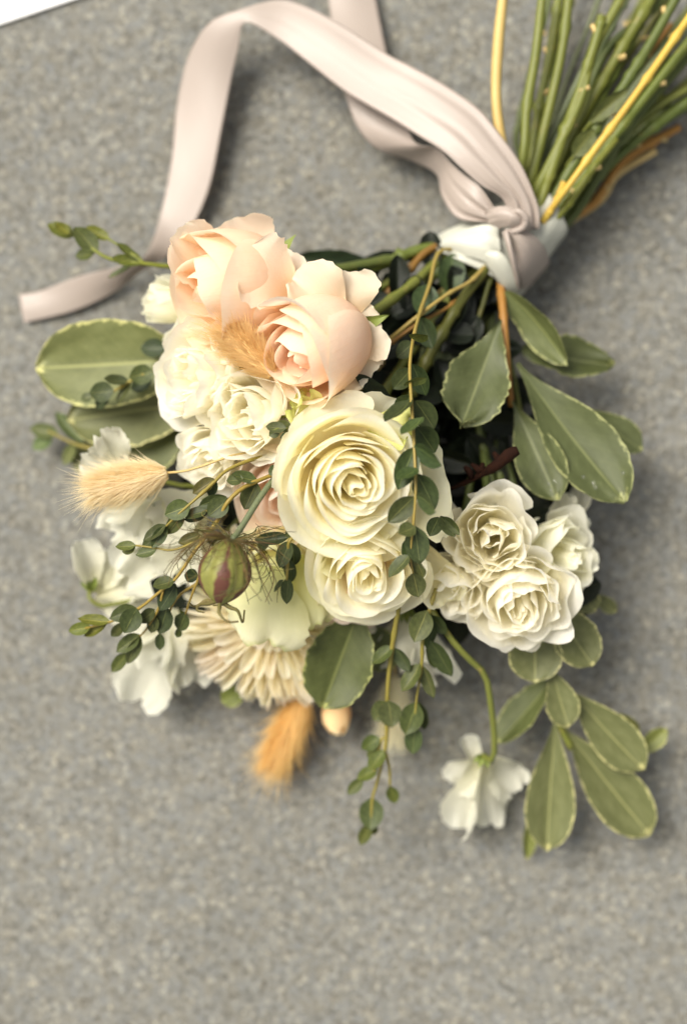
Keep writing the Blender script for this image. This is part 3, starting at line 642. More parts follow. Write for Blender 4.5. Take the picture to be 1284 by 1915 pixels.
sprig('eucalyptus sprig reaching past the seed pod to a pale green tip at the bouquet edge',
      [(640, 830, .075), (560, 868, .095), (500, 892, .108), (455, 912, .114), (425, 940, .116), (408, 972, .112), (365, 1030, .108), (329, 1082, .102), (300, 1106, .098), (257, 1140, .092), (207, 1163, .086), (160, 1175, .082)],
      [((426, 934), (390, 964), 32, .116, .114, .1, N_), ((424, 930), (376, 945), 22, .116, .112, -.3, DK), ((480, 902), (458, 950), 32, .111, .108, .1, N_), ((481, 898), (433, 887), 18, .111, .116, .7, N_), ((455, 895), (424, 899), 18, .114, .114, .5, N_),
       ((326, 1085), (286, 1097), 20, .102, .104, .6, N_), ((329, 1092), (299, 1140), 28, .100, .094, .2, DK), ((256, 1138), (206, 1156), 25, .092, .088, .2, N_), ((256, 1138), (233, 1183), 34, .093, .092, -.1, N_), ((232, 1168), (210, 1188), 17, .086, .080, .2, N_),
       ((207, 1163), (150, 1157), 17, .086, .086, .5, YG), ((170, 1172), (129, 1180), 20, .083, .080, .2, YG), ((202, 1165), (160, 1188), 15, .086, .080, .5, YG),
       ((290, 1140), (262, 1163), 20, .090, .086, .2, N_), ((313, 1135), (298, 1184), 32, .090, .084, .1, DK), ((290, 1150), (283, 1182), 20, .088, .084, .2, N_), ((262, 1187), (218, 1219), 24, .080, .076, .2, N_), ((263, 1190), (240, 1238), 20, .080, .074, -.2, N_), ((238, 1222), (211, 1254), 20, .075, .070, .1, LT), ((300, 1184), (299, 1215), 16, .082, .078, .1, N_),
       ((347, 1146), (335, 1178), 25, .088, .082, .1, N_), ((338, 1176), (330, 1192), 12, .082, .078, .2, LT), ((345, 1075), (372, 1078), 22, .096, .094, .2, DK)], .0010, 'stemolive', (0.95, 0.9, 0.75),
      [[(305, 1105, .098), (296, 1140, .091), (275, 1175, .083), (262, 1190, .080)], [(380, 1060, .100), (360, 1110, .094), (347, 1148, .088)], [(370, 1090, .094), (330, 1120, .090), (300, 1184, .083)]])
sprig('slender eucalyptus sprig just above the seed pod, pointing at the fuzzy grass head',
      [(520, 850, .090), (470, 860, .098), (424, 880, .104), (397, 905, .106), (365, 934, .108), (329, 966, .106), (311, 984, .104)],
      [((401, 896), (360, 923), 22, .106, .104, .3, BR), ((405, 898), (390, 927), 18, .106, .100, .3, DK), ((356, 945), (308, 963), 32, .108, .106, .1, N_), ((345, 955), (315, 995), 24, .106, .100, .2, N_), ((311, 982), (270, 1009), 18, .104, .100, .4, N_),
       ((311, 984), (286, 1022), 21, .103, .100, -.1, N_), ((303, 998), (268, 1022), 20, .100, .094, .2, N_), ((388, 954), (345, 966), 18, .106, .106, .5, N_), ((388, 960), (345, 972), 18, .104, .100, .4, DK), ((293, 1027), (257, 1037), 18, .098, .096, .3, N_), ((254, 1020), (229, 1032), 18, .096, .092, .2, LT), ((254, 1020), (218, 1022), 15, .096, .096, .4, LT), ((375, 1000), (335, 1015), 18, .098, .096, .3, BR)],
      .0009, 'stemolive', (0.85, 0.9, 0.75), [[(379, 1006, .104), (340, 1024, .100), (315, 1029, .099), (293, 1025, .098), (254, 1020, .096)], [(420, 935, .112), (400, 952, .108), (386, 956, .106)]])
sprig('short dark eucalyptus sprig right of the seed pod below the central cream rose',
      [(640, 960, .085), (589, 979, .098), (545, 1007, .104), (539, 1030, .102), (537, 1069, .098), (536, 1085, .096)],
      [((588, 978), (531, 1002), 32, .101, .104, .1, N_), ((541, 1012), (523, 1060), 25, .104, .102, .2, N_), ((546, 1015), (550, 1058), 26, .098, .092, .2, DK), ((540, 1045), (545, 1085), 20, .096, .090, .2, DK), ((538, 1080), (536, 1128), 20, .096, .092, .1, N_), ((530, 1085), (512, 1107), 8, .094, .090, .9, N_),
       ((540, 1005), (478, 1010), 20, .100, .098, .3, DK), ((502, 1000), (485, 1030), 18, .098, .094, .2, DK), ((535, 1030), (528, 1062), 16, .096, .090, .4, DK)], .0010, 'stemolive', (0.8, 0.85, 0.7))
sprig('eucalyptus sprig lying on the big round leaf beside the spray rose',
      [(360, 670, .050), (285, 694, .056), (249, 710, .058), (209, 733, .058), (172, 743, .056)],
      [((287, 695), (245, 705), 31, .058, .060, .1, N_), ((310, 650), (264, 652), 30, .050, .048, .1, DK), ((242, 713), (195, 708), 16, .058, .062, .7, N_), ((213, 731), (168, 735), 32, .059, .060, .1, N_), ((205, 735), (180, 762), 22, .056, .050, .2, N_), ((245, 714), (220, 755), 16, .058, .056, .7, N_), ((173, 742), (152, 745), 16, .056, .056, .3, N_), ((285, 708), (245, 728), 24, .052, .048, .2, DK)], .0010, 'stemolive', (0.85, 0.95, 0.75))
sprig('eucalyptus sprig with bright green tips poking out over the ribbon end',
      [(420, 505, .040), (317, 498, .052), (271, 493, .056), (213, 486, .056), (180, 470, .056), (140, 440, .054)],
      [((140, 442), (90, 420), 24, .054, .054, .3, YG), ((183, 470), (141, 427), 30, .056, .058, .1, (1.25, 1.3, 1.05)), ((205, 448), (162, 424), 18, .052, .052, .3, YG), ((178, 473), (142, 478), 20, .050, .044, .2, LT), ((265, 492), (213, 483), 18, .057, .060, .5, YG), ((268, 492), (222, 457), 12, .056, .058, .8, LT), ((250, 495), (203, 519), 10, .052, .046, .9, N_), ((130, 436), (104, 418), 16, .058, .060, .5, YG)],
      .0012, 'stem', (1.2, 1.2, 0.8), [[(270, 492, .056), (240, 470, .055), (200, 445, .052)]])
sprig('faint grey eucalyptus tip low at the outer edge behind the sweet peas',
      [(240, 850, .030), (180, 840, .026), (140, 830, .022), (90, 806, .016)],
      [((155, 828), (105, 772), 22, .024, .020, .4, (1.5, 1.6, 1.8)), ((110, 812), (55, 800), 24, .018, .014, .2, (1.9, 1.9, 2.0)), ((100, 815), (62, 838), 24, .016, .012, .2, (1.7, 1.8, 1.9)), ((140, 830), (120, 868), 20, .018, .014, .3, (1.5, 1.5, 1.6))], .0010, 'stemolive', (0.8, 0.9, 0.7))
sprig('tiny eucalyptus tip caught between the white spray rose and the central cream rose',
      [(580, 830, .090), (552, 808, .106), (528, 800, .114), (508, 806, .116)],
      [((545, 803), (516, 790), 18, .112, .114, .2, N_), ((535, 801), (500, 798), 18, .116, .116, .3, N_), ((524, 803), (503, 815), 16, .115, .112, .2, N_), ((520, 872), (503, 888), 16, .110, .108, .2, N_), ((545, 812), (525, 818), 12, .108, .106, .3, DK)], .0008, 'stem')

# ------------------------------------------------------------------ variegated broad-leaf branches
def broadleaf(label, stem_pts, leaves, rad, mat, tint=None, tail_n=40):
    root = thing('variegated_branch', label, 'foliage', P(*stem_pts[0]), 'variegated leafy branches')
    if stem_pts[1:]: tube('stem', [P(*p) for p in stem_pts], rad, M[mat], root, tail_n, 8, 0.15, tint)
    for k, lf in enumerate(leaves):
        b, t, wd, z0, z1 = lf[:5]; kw = dict(lf[5]) if len(lf) > 5 else {}
        kw.setdefault('seed', k + int(b[0])); big_leaf(root, b, t, wd, z0, z1, **kw)
    return root
UC = (0.62, 0.68, 0.66)
upper = broadleaf('variegated branch with broad cream edged leaves just below the ribbon binding',
    [(955, 760, .050), (948, 690, .056), (946, 654, .058), (940, 580, .052), (936, 530, .044), (940, 460, .036)],
    [((936, 598), (864, 792), 112, .060, .074, dict(roll=0.1, seed=4, ruf=0.035, bend=0.5, edge_n=0.06, tint=UC)), ((966, 680), (1162, 934), 118, .056, .066, dict(roll=-0.1, seed=6, tint=UC, edge_n=0.03)), ((958, 750), (1040, 932), 84, .054, .066, dict(roll=0.15, seed=8, tint=UC)),
     ((945, 545), (1057, 680), 62, .050, .050, dict(roll=0.75, seed=9, bend=0.6, shape=SH_OVAL, tint=(0.85, 0.92, 0.82))), ((975, 655), (1142, 680), 72, .038, .036, dict(roll=-0.3, seed=10, tint=(0.45, 0.50, 0.42), shape=SH_OVAL, ruf=0.04, edge_n=0.06)), ((1090, 760), (1198, 840), 56, .044, .040, dict(roll=-0.2, seed=11, tint=UC)),
     ((868, 585), (812, 748), 96, .046, .052, dict(roll=0.1, seed=12, tint=(0.36, 0.42, 0.42), shape=SH_OVAL))], [.0016, .0018, .0021, .0021], 'stembrown', (0.8, 0.75, 0.65))
tube('stem', [P(*p) for p in [(940, 460, .036), (958, 380, .046), (935, 255, .050), (927, 175, .050), (931, 82, .050), (941, -16, .050)]], [.0022, .0026, .0027, .0026], M['stemtan'], upper, 40, 8, 0.2, (1.0, 0.98, 0.85))
for (x, y, r) in [(1090, 892, 3.2), (1108, 903, 3.6), (1112, 912, 3.0), (1164, 884, 3.2), (1026, 905, 2.6), (1036, 900, 2.6), (1030, 916, 2.4)]:
    zz = .0715 if x > 1050 else .0700
    a = np.linspace(0, 2 * math.pi, 10, endpoint=False); rr = S(r)
    V = np.array([[(rr * math.cos(t) * math.cos(x_), rr * math.cos(t) * math.sin(x_), rr * 0.7 * math.sin(t)) for x_ in a] for t in np.linspace(-1.57, 1.57, 7)])
    obj('water_droplet', mesh_grid('water_droplet', V, close_u=True), M['water'], upper, P(x, y, zz) - Vector(upper.location))
broadleaf('variegated branch with pale drooping leaves, lowest of all, beside the hanging sweet pea',
    [(1000, 1160, .050), (1025, 1225, .046), (1035, 1290, .042), (1045, 1352, .038), (1068, 1400, .034)],
    [((1000, 1165), (1000, 1274), 92, .056, .054, dict(roll=0.05, shape=SH_OVAL, seed=21)), ((1040, 1140), (1106, 1243), 80, .056, .054, dict(roll=-0.1, shape=SH_OVAL, seed=22)), ((1028, 1244), (1062, 1357), 58, .050, .046, dict(seed=23)), ((1027, 1275), (930, 1386), 62, .036, .028, dict(roll=0.7, seed=24, tint=(0.75, 0.82, 0.7), shape=SH_OVAL)),
     ((1058, 1285), (1198, 1436), 80, .042, .036, dict(seed=25)), ((1038, 1342), (1022, 1586), 86, .040, .026, dict(seed=26, roll=0.1)), ((1050, 1358), (1210, 1558), 96, .038, .026, dict(seed=27)), ((1110, 1330), (1194, 1370), 36, .026, .024, dict(seed=28, tint=(0.8, 0.8, 0.5))), ((1180, 1420), (1244, 1364), 32, .024, .024, dict(seed=29, tint=(1.2, 1.25, 0.8))),
     ((1000, 1480), (985, 1604), 24, .018, .010, dict(seed=30, tint=(1.1, 1.15, 0.75))), ((1040, 1360), (1110, 1420), 30, .028, .020, dict(seed=31, tint=(0.9, 0.9, 0.6))), ((1070, 1090), (1112, 1142), 46, .050, .048, dict(seed=32, shape=SH_OVAL)), ((1100, 1105), (1150, 1144), 26, .040, .034, dict(seed=33))], .0017, 'stem', (0.95, 0.95, 0.8))
broadleaf('variegated branch of big round leaves at the outer edge under the ribbon end',
    [(440, 760, .040), (380, 730, .042), (330, 690, .042)],
    [((350, 672), (74, 688), 152, .044, .040, dict(seed=41, shape=SH_OVAL, bend=0.3, tint=(1.12, 1.15, 1.05))), ((370, 750), (132, 785), 122, .036, .030, dict(seed=42, shape=SH_OVAL)), ((345, 792), (172, 892), 118, .030, .020, dict(seed=43, shape=SH_OVAL, tint=(0.85, 0.9, 0.72))), ((220, 850), (132, 850), 74, .014, .012, dict(seed=44, shape=SH_OVAL))], .0018, 'stem')
broadleaf('short twig with one large toothed green leaf below the blush rose',
    [(720, 1080, .060), (690, 1120, .066), (664, 1160, .064)],
    [((668, 1150), (604, 1320), 118, .066, .060, dict(seed=51, shape=SH_OVAL, tint=(0.60, 0.66, 0.50), edge_n=0.05, fold=0.2, ruf=0.02)), ((680, 1170), (730, 1250), 70, .050, .040, dict(seed=52, shape=SH_OVAL, tint=(0.7, 0.76, 0.6))), ((455, 1290), (416, 1312), 36, .026, .022, dict(seed=53, shape=SH_OVAL, tint=(1.0, 1.1, 0.6)))], .0017, 'stem')

# ------------------------------------------------------------------ rose foliage added and coloured near black to deepen the shade inside the bouquet
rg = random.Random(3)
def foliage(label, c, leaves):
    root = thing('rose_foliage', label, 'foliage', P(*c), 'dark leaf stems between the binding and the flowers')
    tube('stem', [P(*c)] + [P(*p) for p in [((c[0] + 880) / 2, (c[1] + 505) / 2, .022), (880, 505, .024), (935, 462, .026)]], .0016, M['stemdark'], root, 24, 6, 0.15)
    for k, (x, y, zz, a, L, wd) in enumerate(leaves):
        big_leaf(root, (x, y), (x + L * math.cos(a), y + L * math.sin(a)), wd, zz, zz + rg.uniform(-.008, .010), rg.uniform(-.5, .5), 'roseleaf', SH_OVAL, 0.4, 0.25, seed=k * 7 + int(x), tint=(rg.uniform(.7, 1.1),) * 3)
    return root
spots = [('leafy filler stem coloured dark for the shaded gap behind the central cream rose', (800, 860, .02), (720, 900, 640, 900)),
         ('leafy filler stem coloured dark for the shaded gap right of the long eucalyptus sprig', (890, 860, .02), (820, 1000, 640, 960)),
         ('leafy filler stem coloured dark for the shade just below the ivory binding among crossing stems', (800, 640, .016), (700, 900, 500, 700)),
         ('leafy filler stem coloured dark for the shade under the spray rose cluster', (900, 1000, .015), (800, 1020, 900, 1180)),
         ('leafy filler stem coloured dark for the shade under the peach roses', (600, 700, .015), (420, 700, 540, 860)),
         ('leafy filler stem coloured dark for the shade behind the seed pod', (480, 960, .018), (340, 600, 900, 1150))]
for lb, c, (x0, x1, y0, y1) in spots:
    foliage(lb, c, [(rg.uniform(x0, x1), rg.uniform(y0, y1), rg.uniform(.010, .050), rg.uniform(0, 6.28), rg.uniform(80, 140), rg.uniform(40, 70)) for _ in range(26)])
foliage('leafy filler stem coloured dark for the shade right under the ivory collar', (780, 600, .03), [(rg.uniform(700, 880), rg.uniform(500, 740), rg.uniform(.034, .056), rg.uniform(0, 6.28), rg.uniform(60, 110), rg.uniform(30, 50)) for _ in range(26)])
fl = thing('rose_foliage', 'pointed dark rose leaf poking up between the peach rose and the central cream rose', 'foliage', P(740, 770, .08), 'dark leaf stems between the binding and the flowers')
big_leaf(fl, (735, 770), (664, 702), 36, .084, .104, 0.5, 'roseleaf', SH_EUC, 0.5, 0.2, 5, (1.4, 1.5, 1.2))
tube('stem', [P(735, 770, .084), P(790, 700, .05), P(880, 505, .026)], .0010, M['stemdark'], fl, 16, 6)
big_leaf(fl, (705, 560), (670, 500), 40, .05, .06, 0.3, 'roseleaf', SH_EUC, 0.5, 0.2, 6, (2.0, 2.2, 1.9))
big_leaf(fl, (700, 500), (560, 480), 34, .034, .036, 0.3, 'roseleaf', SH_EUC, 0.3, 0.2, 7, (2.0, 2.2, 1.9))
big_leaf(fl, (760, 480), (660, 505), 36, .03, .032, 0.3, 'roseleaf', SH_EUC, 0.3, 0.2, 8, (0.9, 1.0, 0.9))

# bare stems crossing under the binding, most tinted down to imitate the shade there
def bare(label, pts, rad, mat, tint=None, name='cut_stem', leaf=None):
    root = thing(name, label, 'stem', P(*pts[0]), 'flower stems around the binding')
    rr = [x * 1.2 for x in rad] if isinstance(rad, list) else rad * 1.2
    if max(rr if isinstance(rr, list) else [rr]) > .0014: rr = [x * random.uniform(.88, 1.14) for x in (rr if isinstance(rr, list) else [rr] * 6)]
    tube('shaft', [P(*p) for p in pts], rr, M[mat], root, 36, 8, 0.35, tint)
    if pts[-1][1] < 330 and len(pts) > 3 and mat != 'stemyellow':                       # trimmed side shoots leave pale stubs
        c = catmull([P(*p) for p in pts], 40); r0 = rr[0] if isinstance(rr, list) else rr
        for k in (random.randrange(14, 24), random.randrange(26, 36)):
            p = Vector(c[k]); dv = Vector(c[k] - c[k - 1]).normalized(); sd = Vector((dv.y, -dv.x, 0.3)).normalized() * random.choice((-1, 1))
            tube('stub', [p, p + (dv * 0.8 + sd) * r0 * 0.9, p + (dv + sd * 1.2) * r0 * random.uniform(1.0, 1.4)], [r0 * .9, r0 * .62, r0 * .5], M['stemtan'], root, 6, 7, 0)
    return root
bare('thick green stem running from the binding behind the peach roses', [(560, 520, .050), (659, 513, .046), (725, 490, .042), (785, 467, .040), (870, 450, .034), (940, 430, .030)], .0022, 'stemdark', (1.2, 1.2, 0.9))
bare('brown woody stem beside the thick green one under the binding', [(660, 620, .05), (719, 555, .046), (765, 505, .044), (808, 464, .040), (900, 440, .032)], .0018, 'stembrown', (0.5, 0.5, 0.4))
bare('knobbly olive stem crossing the dark gap under the binding', [(770, 740, .06), (794, 682, .062), (830, 615, .060), (864, 560, .056), (902, 509, .048), (950, 450, .036)], .0022, 'stem', (0.55, 0.52, 0.42))
bare('thin straw coloured stem slanting across the dark gap', [(690, 665, .066), (710, 649, .068), (785, 588, .074), (840, 548, .066), (883, 523, .056), (930, 470, .04)], .0008, 'stemtan', (0.6, 0.6, 0.4))
bare('thin orange brown stem below the straw coloured one', [(690, 668, .060), (712, 655, .060), (780, 606, .062), (850, 565, .056), (920, 490, .04)], .0007, 'stembrown', (0.7, 0.7, 0.6))
bare('slim green stem dropping straight through the dark gap', [(900, 760, .045), (888, 635, .046), (905, 560, .046), (920, 513, .044), (950, 450, .034)], .0010, 'stem', (0.5, 0.5, 0.4))
bare('dark stem rising toward the round cream spray rose', [(930, 945, .050), (910, 860, .044), (895, 800, .040), (890, 700, .034), (900, 520, .03)], .0014, 'stemdark')
# cut ends above the binding
bare('bright yellow stem running to the frame edge above the binding', [(1000, 430, .040), (1054, 359, .054), (1107, 286, .058), (1168, 204, .060), (1229, 118, .060), (1300, 14, .060)], [.0013, .0014, .0015], 'stemyellow')
bare('orange brown woody stem at the outer side of the cut stems', [(985, 450, .02), (1090, 392, .014), (1115, 372, .013), (1168, 298, .014), (1270, 237, .016)], .0017, 'stembrown', (1.1, 1.05, 0.9))
bare('short cut yellow stub just above the ivory binding', [(1010, 420, .044), (1038, 380, .050), (1055, 340, .054)], .0015, 'stemyellow')
bare('pale olive stem between the yellow stem and the dark green one', [(1000, 440, .036), (1046, 400, .044), (1107, 318, .046), (1150, 260, .044)], .0016, 'stem', (1.2, 1.15, 0.8))
bare('thin brown twig behind the yellow stem', [(1020, 400, .016), (1090, 270, .016), (1168, 155, .018), (1254, 45, .020)], .0013, 'stembrown', (0.9, 0.85, 0.8))
bare('blurred olive stem lowest among the cut stems', [(1000, 420, .008), (1080, 280, .008), (1150, 110, .010), (1200, 0, .010), (1210, -16, .010)], .0017, 'stem', (0.9, 0.9, 0.7))
bare('green stem slanting out low toward the frame corner', [(1020, 430, .012), (1110, 330, .014), (1200, 240, .016), (1300, 176, .018)], .0018, 'stemdark')
bare('green stem low behind the beige woody stem', [(990, 400, .012), (975, 300, .012), (965, 255, .012), (990, 150, .012), (1030, -16, .012)], .0014, 'stemdark')
bare('grey green stem in the middle of the cut stems', [(1010, 420, .024), (1100, 290, .026), (1190, 160, .028), (1300, 30, .028)], .0020, 'stemblue')
for lb, pts, rd, mt, tn in [
    ('olive stem second from the beige woody stem', [(985, 400, .03), (990, 320, .034), (1008, 200, .036), (1030, 90, .036), (1046, -16, .036)], .0019, 'stem', (1.0, 1.0, 0.9)),
    ('blue green stem behind the central pair of cut stems', [(1000, 400, .03), (1024, 300, .032), (1080, 170, .034), (1150, 30, .034), (1176, -16, .034)], .0020, 'stemblue', (1.0, 1.05, 1.0)),
    ('thick olive stem with pale nodes in the middle of the cut stems', [(1000, 410, .034), (1048, 300, .038), (1110, 180, .040), (1180, 60, .040), (1226, -16, .040)], .0023, 'stem', (0.95, 0.95, 0.85)),
    ('dark green stem just inside the yellow stem', [(1010, 410, .040), (1070, 310, .044), (1140, 200, .046), (1210, 90, .046), (1270, -16, .046)], .0021, 'stemdark', (1.1, 1.1, 1.0)),
    ('green stem just outside the yellow stem', [(1015, 430, .040), (1080, 340, .042), (1160, 240, .044), (1300, 64, .044)], .0022, 'stem', (0.8, 0.9, 0.7)),
    ('green stem fanning out lowest toward the side frame edge', [(1020, 440, .030), (1090, 360, .030), (1180, 270, .030), (1300, 180, .030)], .0020, 'stemdark', (1.1, 1.15, 0.9)),
    ('olive brown stem under the fan of cut stems', [(1000, 420, .020), (1060, 300, .020), (1100, 170, .022), (1126, 30, .024)], .0018, 'stembrown', (0.75, 0.85, 0.6)),
    ('olive stem ending in a pale cut tip near the top frame edge', [(1000, 410, .044), (1040, 290, .048), (1086, 160, .050), (1118, 60, .052), (1124, 30, .052)], .0020, 'stem', (1.0, 1.0, 0.9)),
    ('grass green stem beside the pale narrow leaf', [(1005, 410, .03), (1066, 290, .034), (1130, 170, .036), (1196, 40, .036), (1222, -16, .036)], .0020, 'stem', (0.85, 0.95, 0.8)),
    ('short stem ending just past the grey green one', [(1010, 420, .014), (1100, 300, .014), (1190, 176, .016), (1246, 104, .018)], .0019, 'stemdark', (1.0, 1.05, 0.9)),
    ('mossy stem under the yellow stem', [(1010, 430, .022), (1090, 310, .022), (1180, 190, .024), (1300, 96, .024)], .0020, 'stem', (0.75, 0.8, 0.65))]:
    bare(lb, pts, rd, mt, tn)
rs = random.Random(21)
for k in range(9):                                             # the packed middle of the bundle
    f = (k + 0.5) / 9; zz = rs.uniform(.010, .034); ang = R_(82 - 46 * f + rs.uniform(-4, 4)); Ln = rs.uniform(430, 520)
    x0, y0 = 985 + 50 * f, 370 + 40 * f
    bare('slender green stem packed in the middle of the cut stem bundle', [(x0 - 20, y0 + 40, .026), (x0, y0, .028), (x0 + Ln * .4 * math.cos(ang), y0 - Ln * .4 * math.sin(ang), zz), (x0 + Ln * .75 * math.cos(ang - .05), y0 - Ln * .75 * math.sin(ang - .05), zz), (x0 + Ln * math.cos(ang - .05), y0 - Ln * math.sin(ang - .05), zz)],
         rs.uniform(.0012, .0017), rs.choice(['stem', 'stemdark', 'stemblue']), (rs.uniform(.75, 1.0), rs.uniform(.8, 1.05), rs.uniform(.6, .85)))
for lb, b, t, wd, zz in [('narrow pale leaf among the cut stems near the yellow stem', (1104, 228), (1172, 168), 28, .050), ('small pale leaf among the cut stems just above the binding', (1072, 292), (1110, 242), 34, .048)]:
    lf = thing('stripped_leaf', lb, 'leaf', P(*b, zz))
    big_leaf(lf, b, t, wd, zz, zz + .004, 0.2, 'euc', SH_EUC, 0.4, 0.15, 3, (1.9, 1.75, 1.55), name='blade')
    tube('stalk', [P(*b, zz), P(b[0] - 16, b[1] + 20, zz - .004)], .0007, M['stem'], lf, 8, 6)

#@@ODD
# ------------------------------------------------------------------ bunny-tail grasses
def bunny(label, b, t, wd, z0, z1, stem, seed, tint=(1, 1, 1), nh=2600):
    rgn = np.random.RandomState(seed); B = P(*b, z0); T = P(*t, z1)
    q, L = two_point(B, T, 0); Rr = S(wd) * 0.36
    root = thing('bunny_tail_grass', label, 'grass head', B, 'bunny tail grasses in the bouquet')
    prof = lambda s: Rr * (math.sin(math.pi * min(1, s * 0.86 + 0.10)) ** 0.62)
    a = np.linspace(0, 2 * math.pi, 14, endpoint=False)
    ss = np.linspace(0, 0.92, 14)
    V = np.array([[(prof(s) * (0.2 if j == 0 else 1) * (0.08 if j == 13 else 1) * math.cos(x), s * L * 0.9, prof(s) * (0.2 if j == 0 else 1) * (0.08 if j == 13 else 1) * math.sin(x)) for x in a] for j, s in enumerate(ss)])
    obj('seed_head', mesh_grid('seed_head', V, close_u=True), M['fuzzcore'], root, (0, 0, 0), q, None, tint)
    vs_, fs = [], []
    for i in range(nh):
        s = rgn.uniform(0.0, 0.92); x = rgn.uniform(0, 6.2832); r = prof(s) * 0.93
        n = np.array([math.cos(x), 0, math.sin(x)]); p = np.array([r * n[0], s * L * 0.9, r * n[2]])
        out = 0.34 + 0.36 * rgn.rand(); dirv = n * out + np.array([0, 1.0, 0]) + rgn.normal(0, 0.2, 3); dirv /= np.linalg.norm(dirv)
        hl = L * rgn.uniform(0.12, 0.30) * (1.7 if rgn.rand() < 0.22 else 1); hw = 0.00011
        d2 = dirv + n * rgn.uniform(-.25, .25) ; d2 /= np.linalg.norm(d2)
        m = p + dirv * hl * 0.5; e = m + d2 * hl * 0.5
        s1 = np.cross(dirv, n); s1 /= np.linalg.norm(s1) + 1e-9; s2 = np.cross(dirv, s1)
        k = len(vs_)
        for c, wv in ((p, hw), (m, hw * 0.8)):
            for A in (0, 2.094, 4.189): vs_.append(tuple(c + wv * (math.cos(A) * s1 + math.sin(A) * s2)))
        vs_.append(tuple(e))
        for A in range(3):
            B2 = (A + 1) % 3
            fs.append((k + A, k + B2, k + 3 + B2, k + 3 + A)); fs.append((k + 3 + A, k + 3 + B2, k + 6))
    me = bpy.data.meshes.new('bristles'); me.from_pydata(vs_, [], fs); me.update()
    o = obj('bristles', me, M['fuzz'], root, (0, 0, 0), q, None, tint); o['kind'] = 'stuff'
    if stem: tube('stem', [B] + [P(*p) for p in stem], .0006, M['stemtan'], root, 18, 6)
    return root
bunny('fluffy tan grass head sticking out sideways at the bouquet edge', (313, 884), (150, 922), 68, .092, .088, [(350, 880, .096), (405, 862, .100), (440, 850, .096), (600, 800, .06), (870, 505, .03)], 1, (1.06, 1.04, 1.0), 3600)
bunny('golden tan grass head nestled between the two peach roses', (512, 700), (402, 596), 70, .104, .108, [(540, 720, .09), (640, 690, .05), (870, 505, .03)], 2, (1.0, 0.86, 0.58), 2600)
bunny('golden brown grass head hanging below the narrow petalled cream flower', (572, 1290), (499, 1458), 62, .026, .014, [(590, 1240, .03), (640, 1100, .03), (870, 505, .03)], 3, (1.0, 0.82, 0.46), 2200)
bunny('very pale grass head low behind the hanging eucalyptus sprig', (738, 1262), (738, 1405), 60, .022, .012, [(740, 1200, .03), (760, 1060, .03), (870, 505, .03)], 4, (1.0, 1.05, 1.1), 2000)

# ------------------------------------------------------------------ nigella pod
PB = P(432, 1012, .128); PT = P(410, 1126, .124)
pod = thing('seed_pod', 'green seed pod striped maroon in a ruff of wiry threads', 'seed pod', PB)
q, L = two_point(PB, PT, 0.0)
a = np.linspace(0, 2 * math.pi, 60, endpoint=False); rows = []
for s in np.linspace(0, 1, 22):
    pr = 0.0120 * max(0.02, math.sin(math.pi * (0.03 + 0.94 * s)) ** 0.62) * (1.0 + 0.05 * (s - 0.5))
    rows.append([(pr * (1 - 0.10 * abs(math.cos(2.5 * (x + 0.3))) ** 8) * math.cos(x), s * L, pr * (1 - 0.10 * abs(math.cos(2.5 * (x + 0.3))) ** 8) * math.sin(x)) for x in a])
me = mesh_grid('capsule', np.array(rows), close_u=True)
uvd = me.uv_layers[0].data
for l in uvd: l.uv = ((l.uv[0] + 0.0477 + 0.1) , l.uv[1])
obj('capsule', me, M['pod'], pod, (0, 0, 0), q)
for k in range(5):
    A = k * 1.2566 + 0.5
    base = PT + (q @ Vector((0, -0.001, 0)))
    pts = [base, base + q @ Vector((.005 * math.cos(A), .0022, .005 * math.sin(A))), base + q @ Vector((.009 * math.cos(A), .0030 + .001 * (k % 2), .009 * math.sin(A))), base + q @ Vector((.012 * math.cos(A + .3), .0045 + .002 * (k % 3), .012 * math.sin(A + .3))), base + q @ Vector((.0135 * math.cos(A + .7), .0040 + .002 * (k % 2), .0135 * math.sin(A + .7)))]
    tube('style', pts, [.0011, .0009, .0005, .0004], M['thread'], pod, 14, 6)
rgt = random.Random(5)
for k in range(64):
    A = k * 2.39996; out = rgt.uniform(.015, .026); rise = rgt.uniform(-0.012, .026)
    v0 = Vector((.002 * math.cos(A), -0.001, .002 * math.sin(A)))
    v1 = Vector((out * .6 * math.cos(A), rise * 0.2 - .002, out * .6 * math.sin(A)))
    v2 = Vector((out * math.cos(A + rgt.uniform(-.3, .3)), rise * .7, out * math.sin(A + .2)))
    v3 = Vector((out * rgt.uniform(.8, 1.25) * math.cos(A + rgt.uniform(-.6, .6)), rise + rgt.uniform(-.004, .006), out * rgt.uniform(.8, 1.25) * math.sin(A + rgt.uniform(-.6, .6))))
    th = tube('bract', [PB + q @ v for v in (v0, v1, v2, v3)], [.00030, .00022, .00012], M['thread'], pod, 12, 5, tint=(rgt.uniform(.5, 1), rgt.uniform(.5, .9), .6))
    for br in range(2):
        m = v1.lerp(v2, rgt.uniform(.2, 1)); e = m + Vector((rgt.uniform(-.009, .009), rgt.uniform(-.004, .009), rgt.uniform(-.009, .009)))
        mm = m.lerp(e, .5) + Vector((rgt.uniform(-.002, .002), .001, rgt.uniform(-.002, .002)))
        tube('bract', [PB + q @ v for v in (m, mm, e)], [.00018, .00010], M['thread'], pod, 8, 4, tint=(rgt.uniform(.5, 1), rgt.uniform(.5, .9), .6))
tube('stem', [PB, P(452, 985, .122), P(490, 925, .112), P(522, 885, .100), P(600, 800, .06), P(870, 505, .03)], .0014, M['stemblue'], pod, 28, 8)

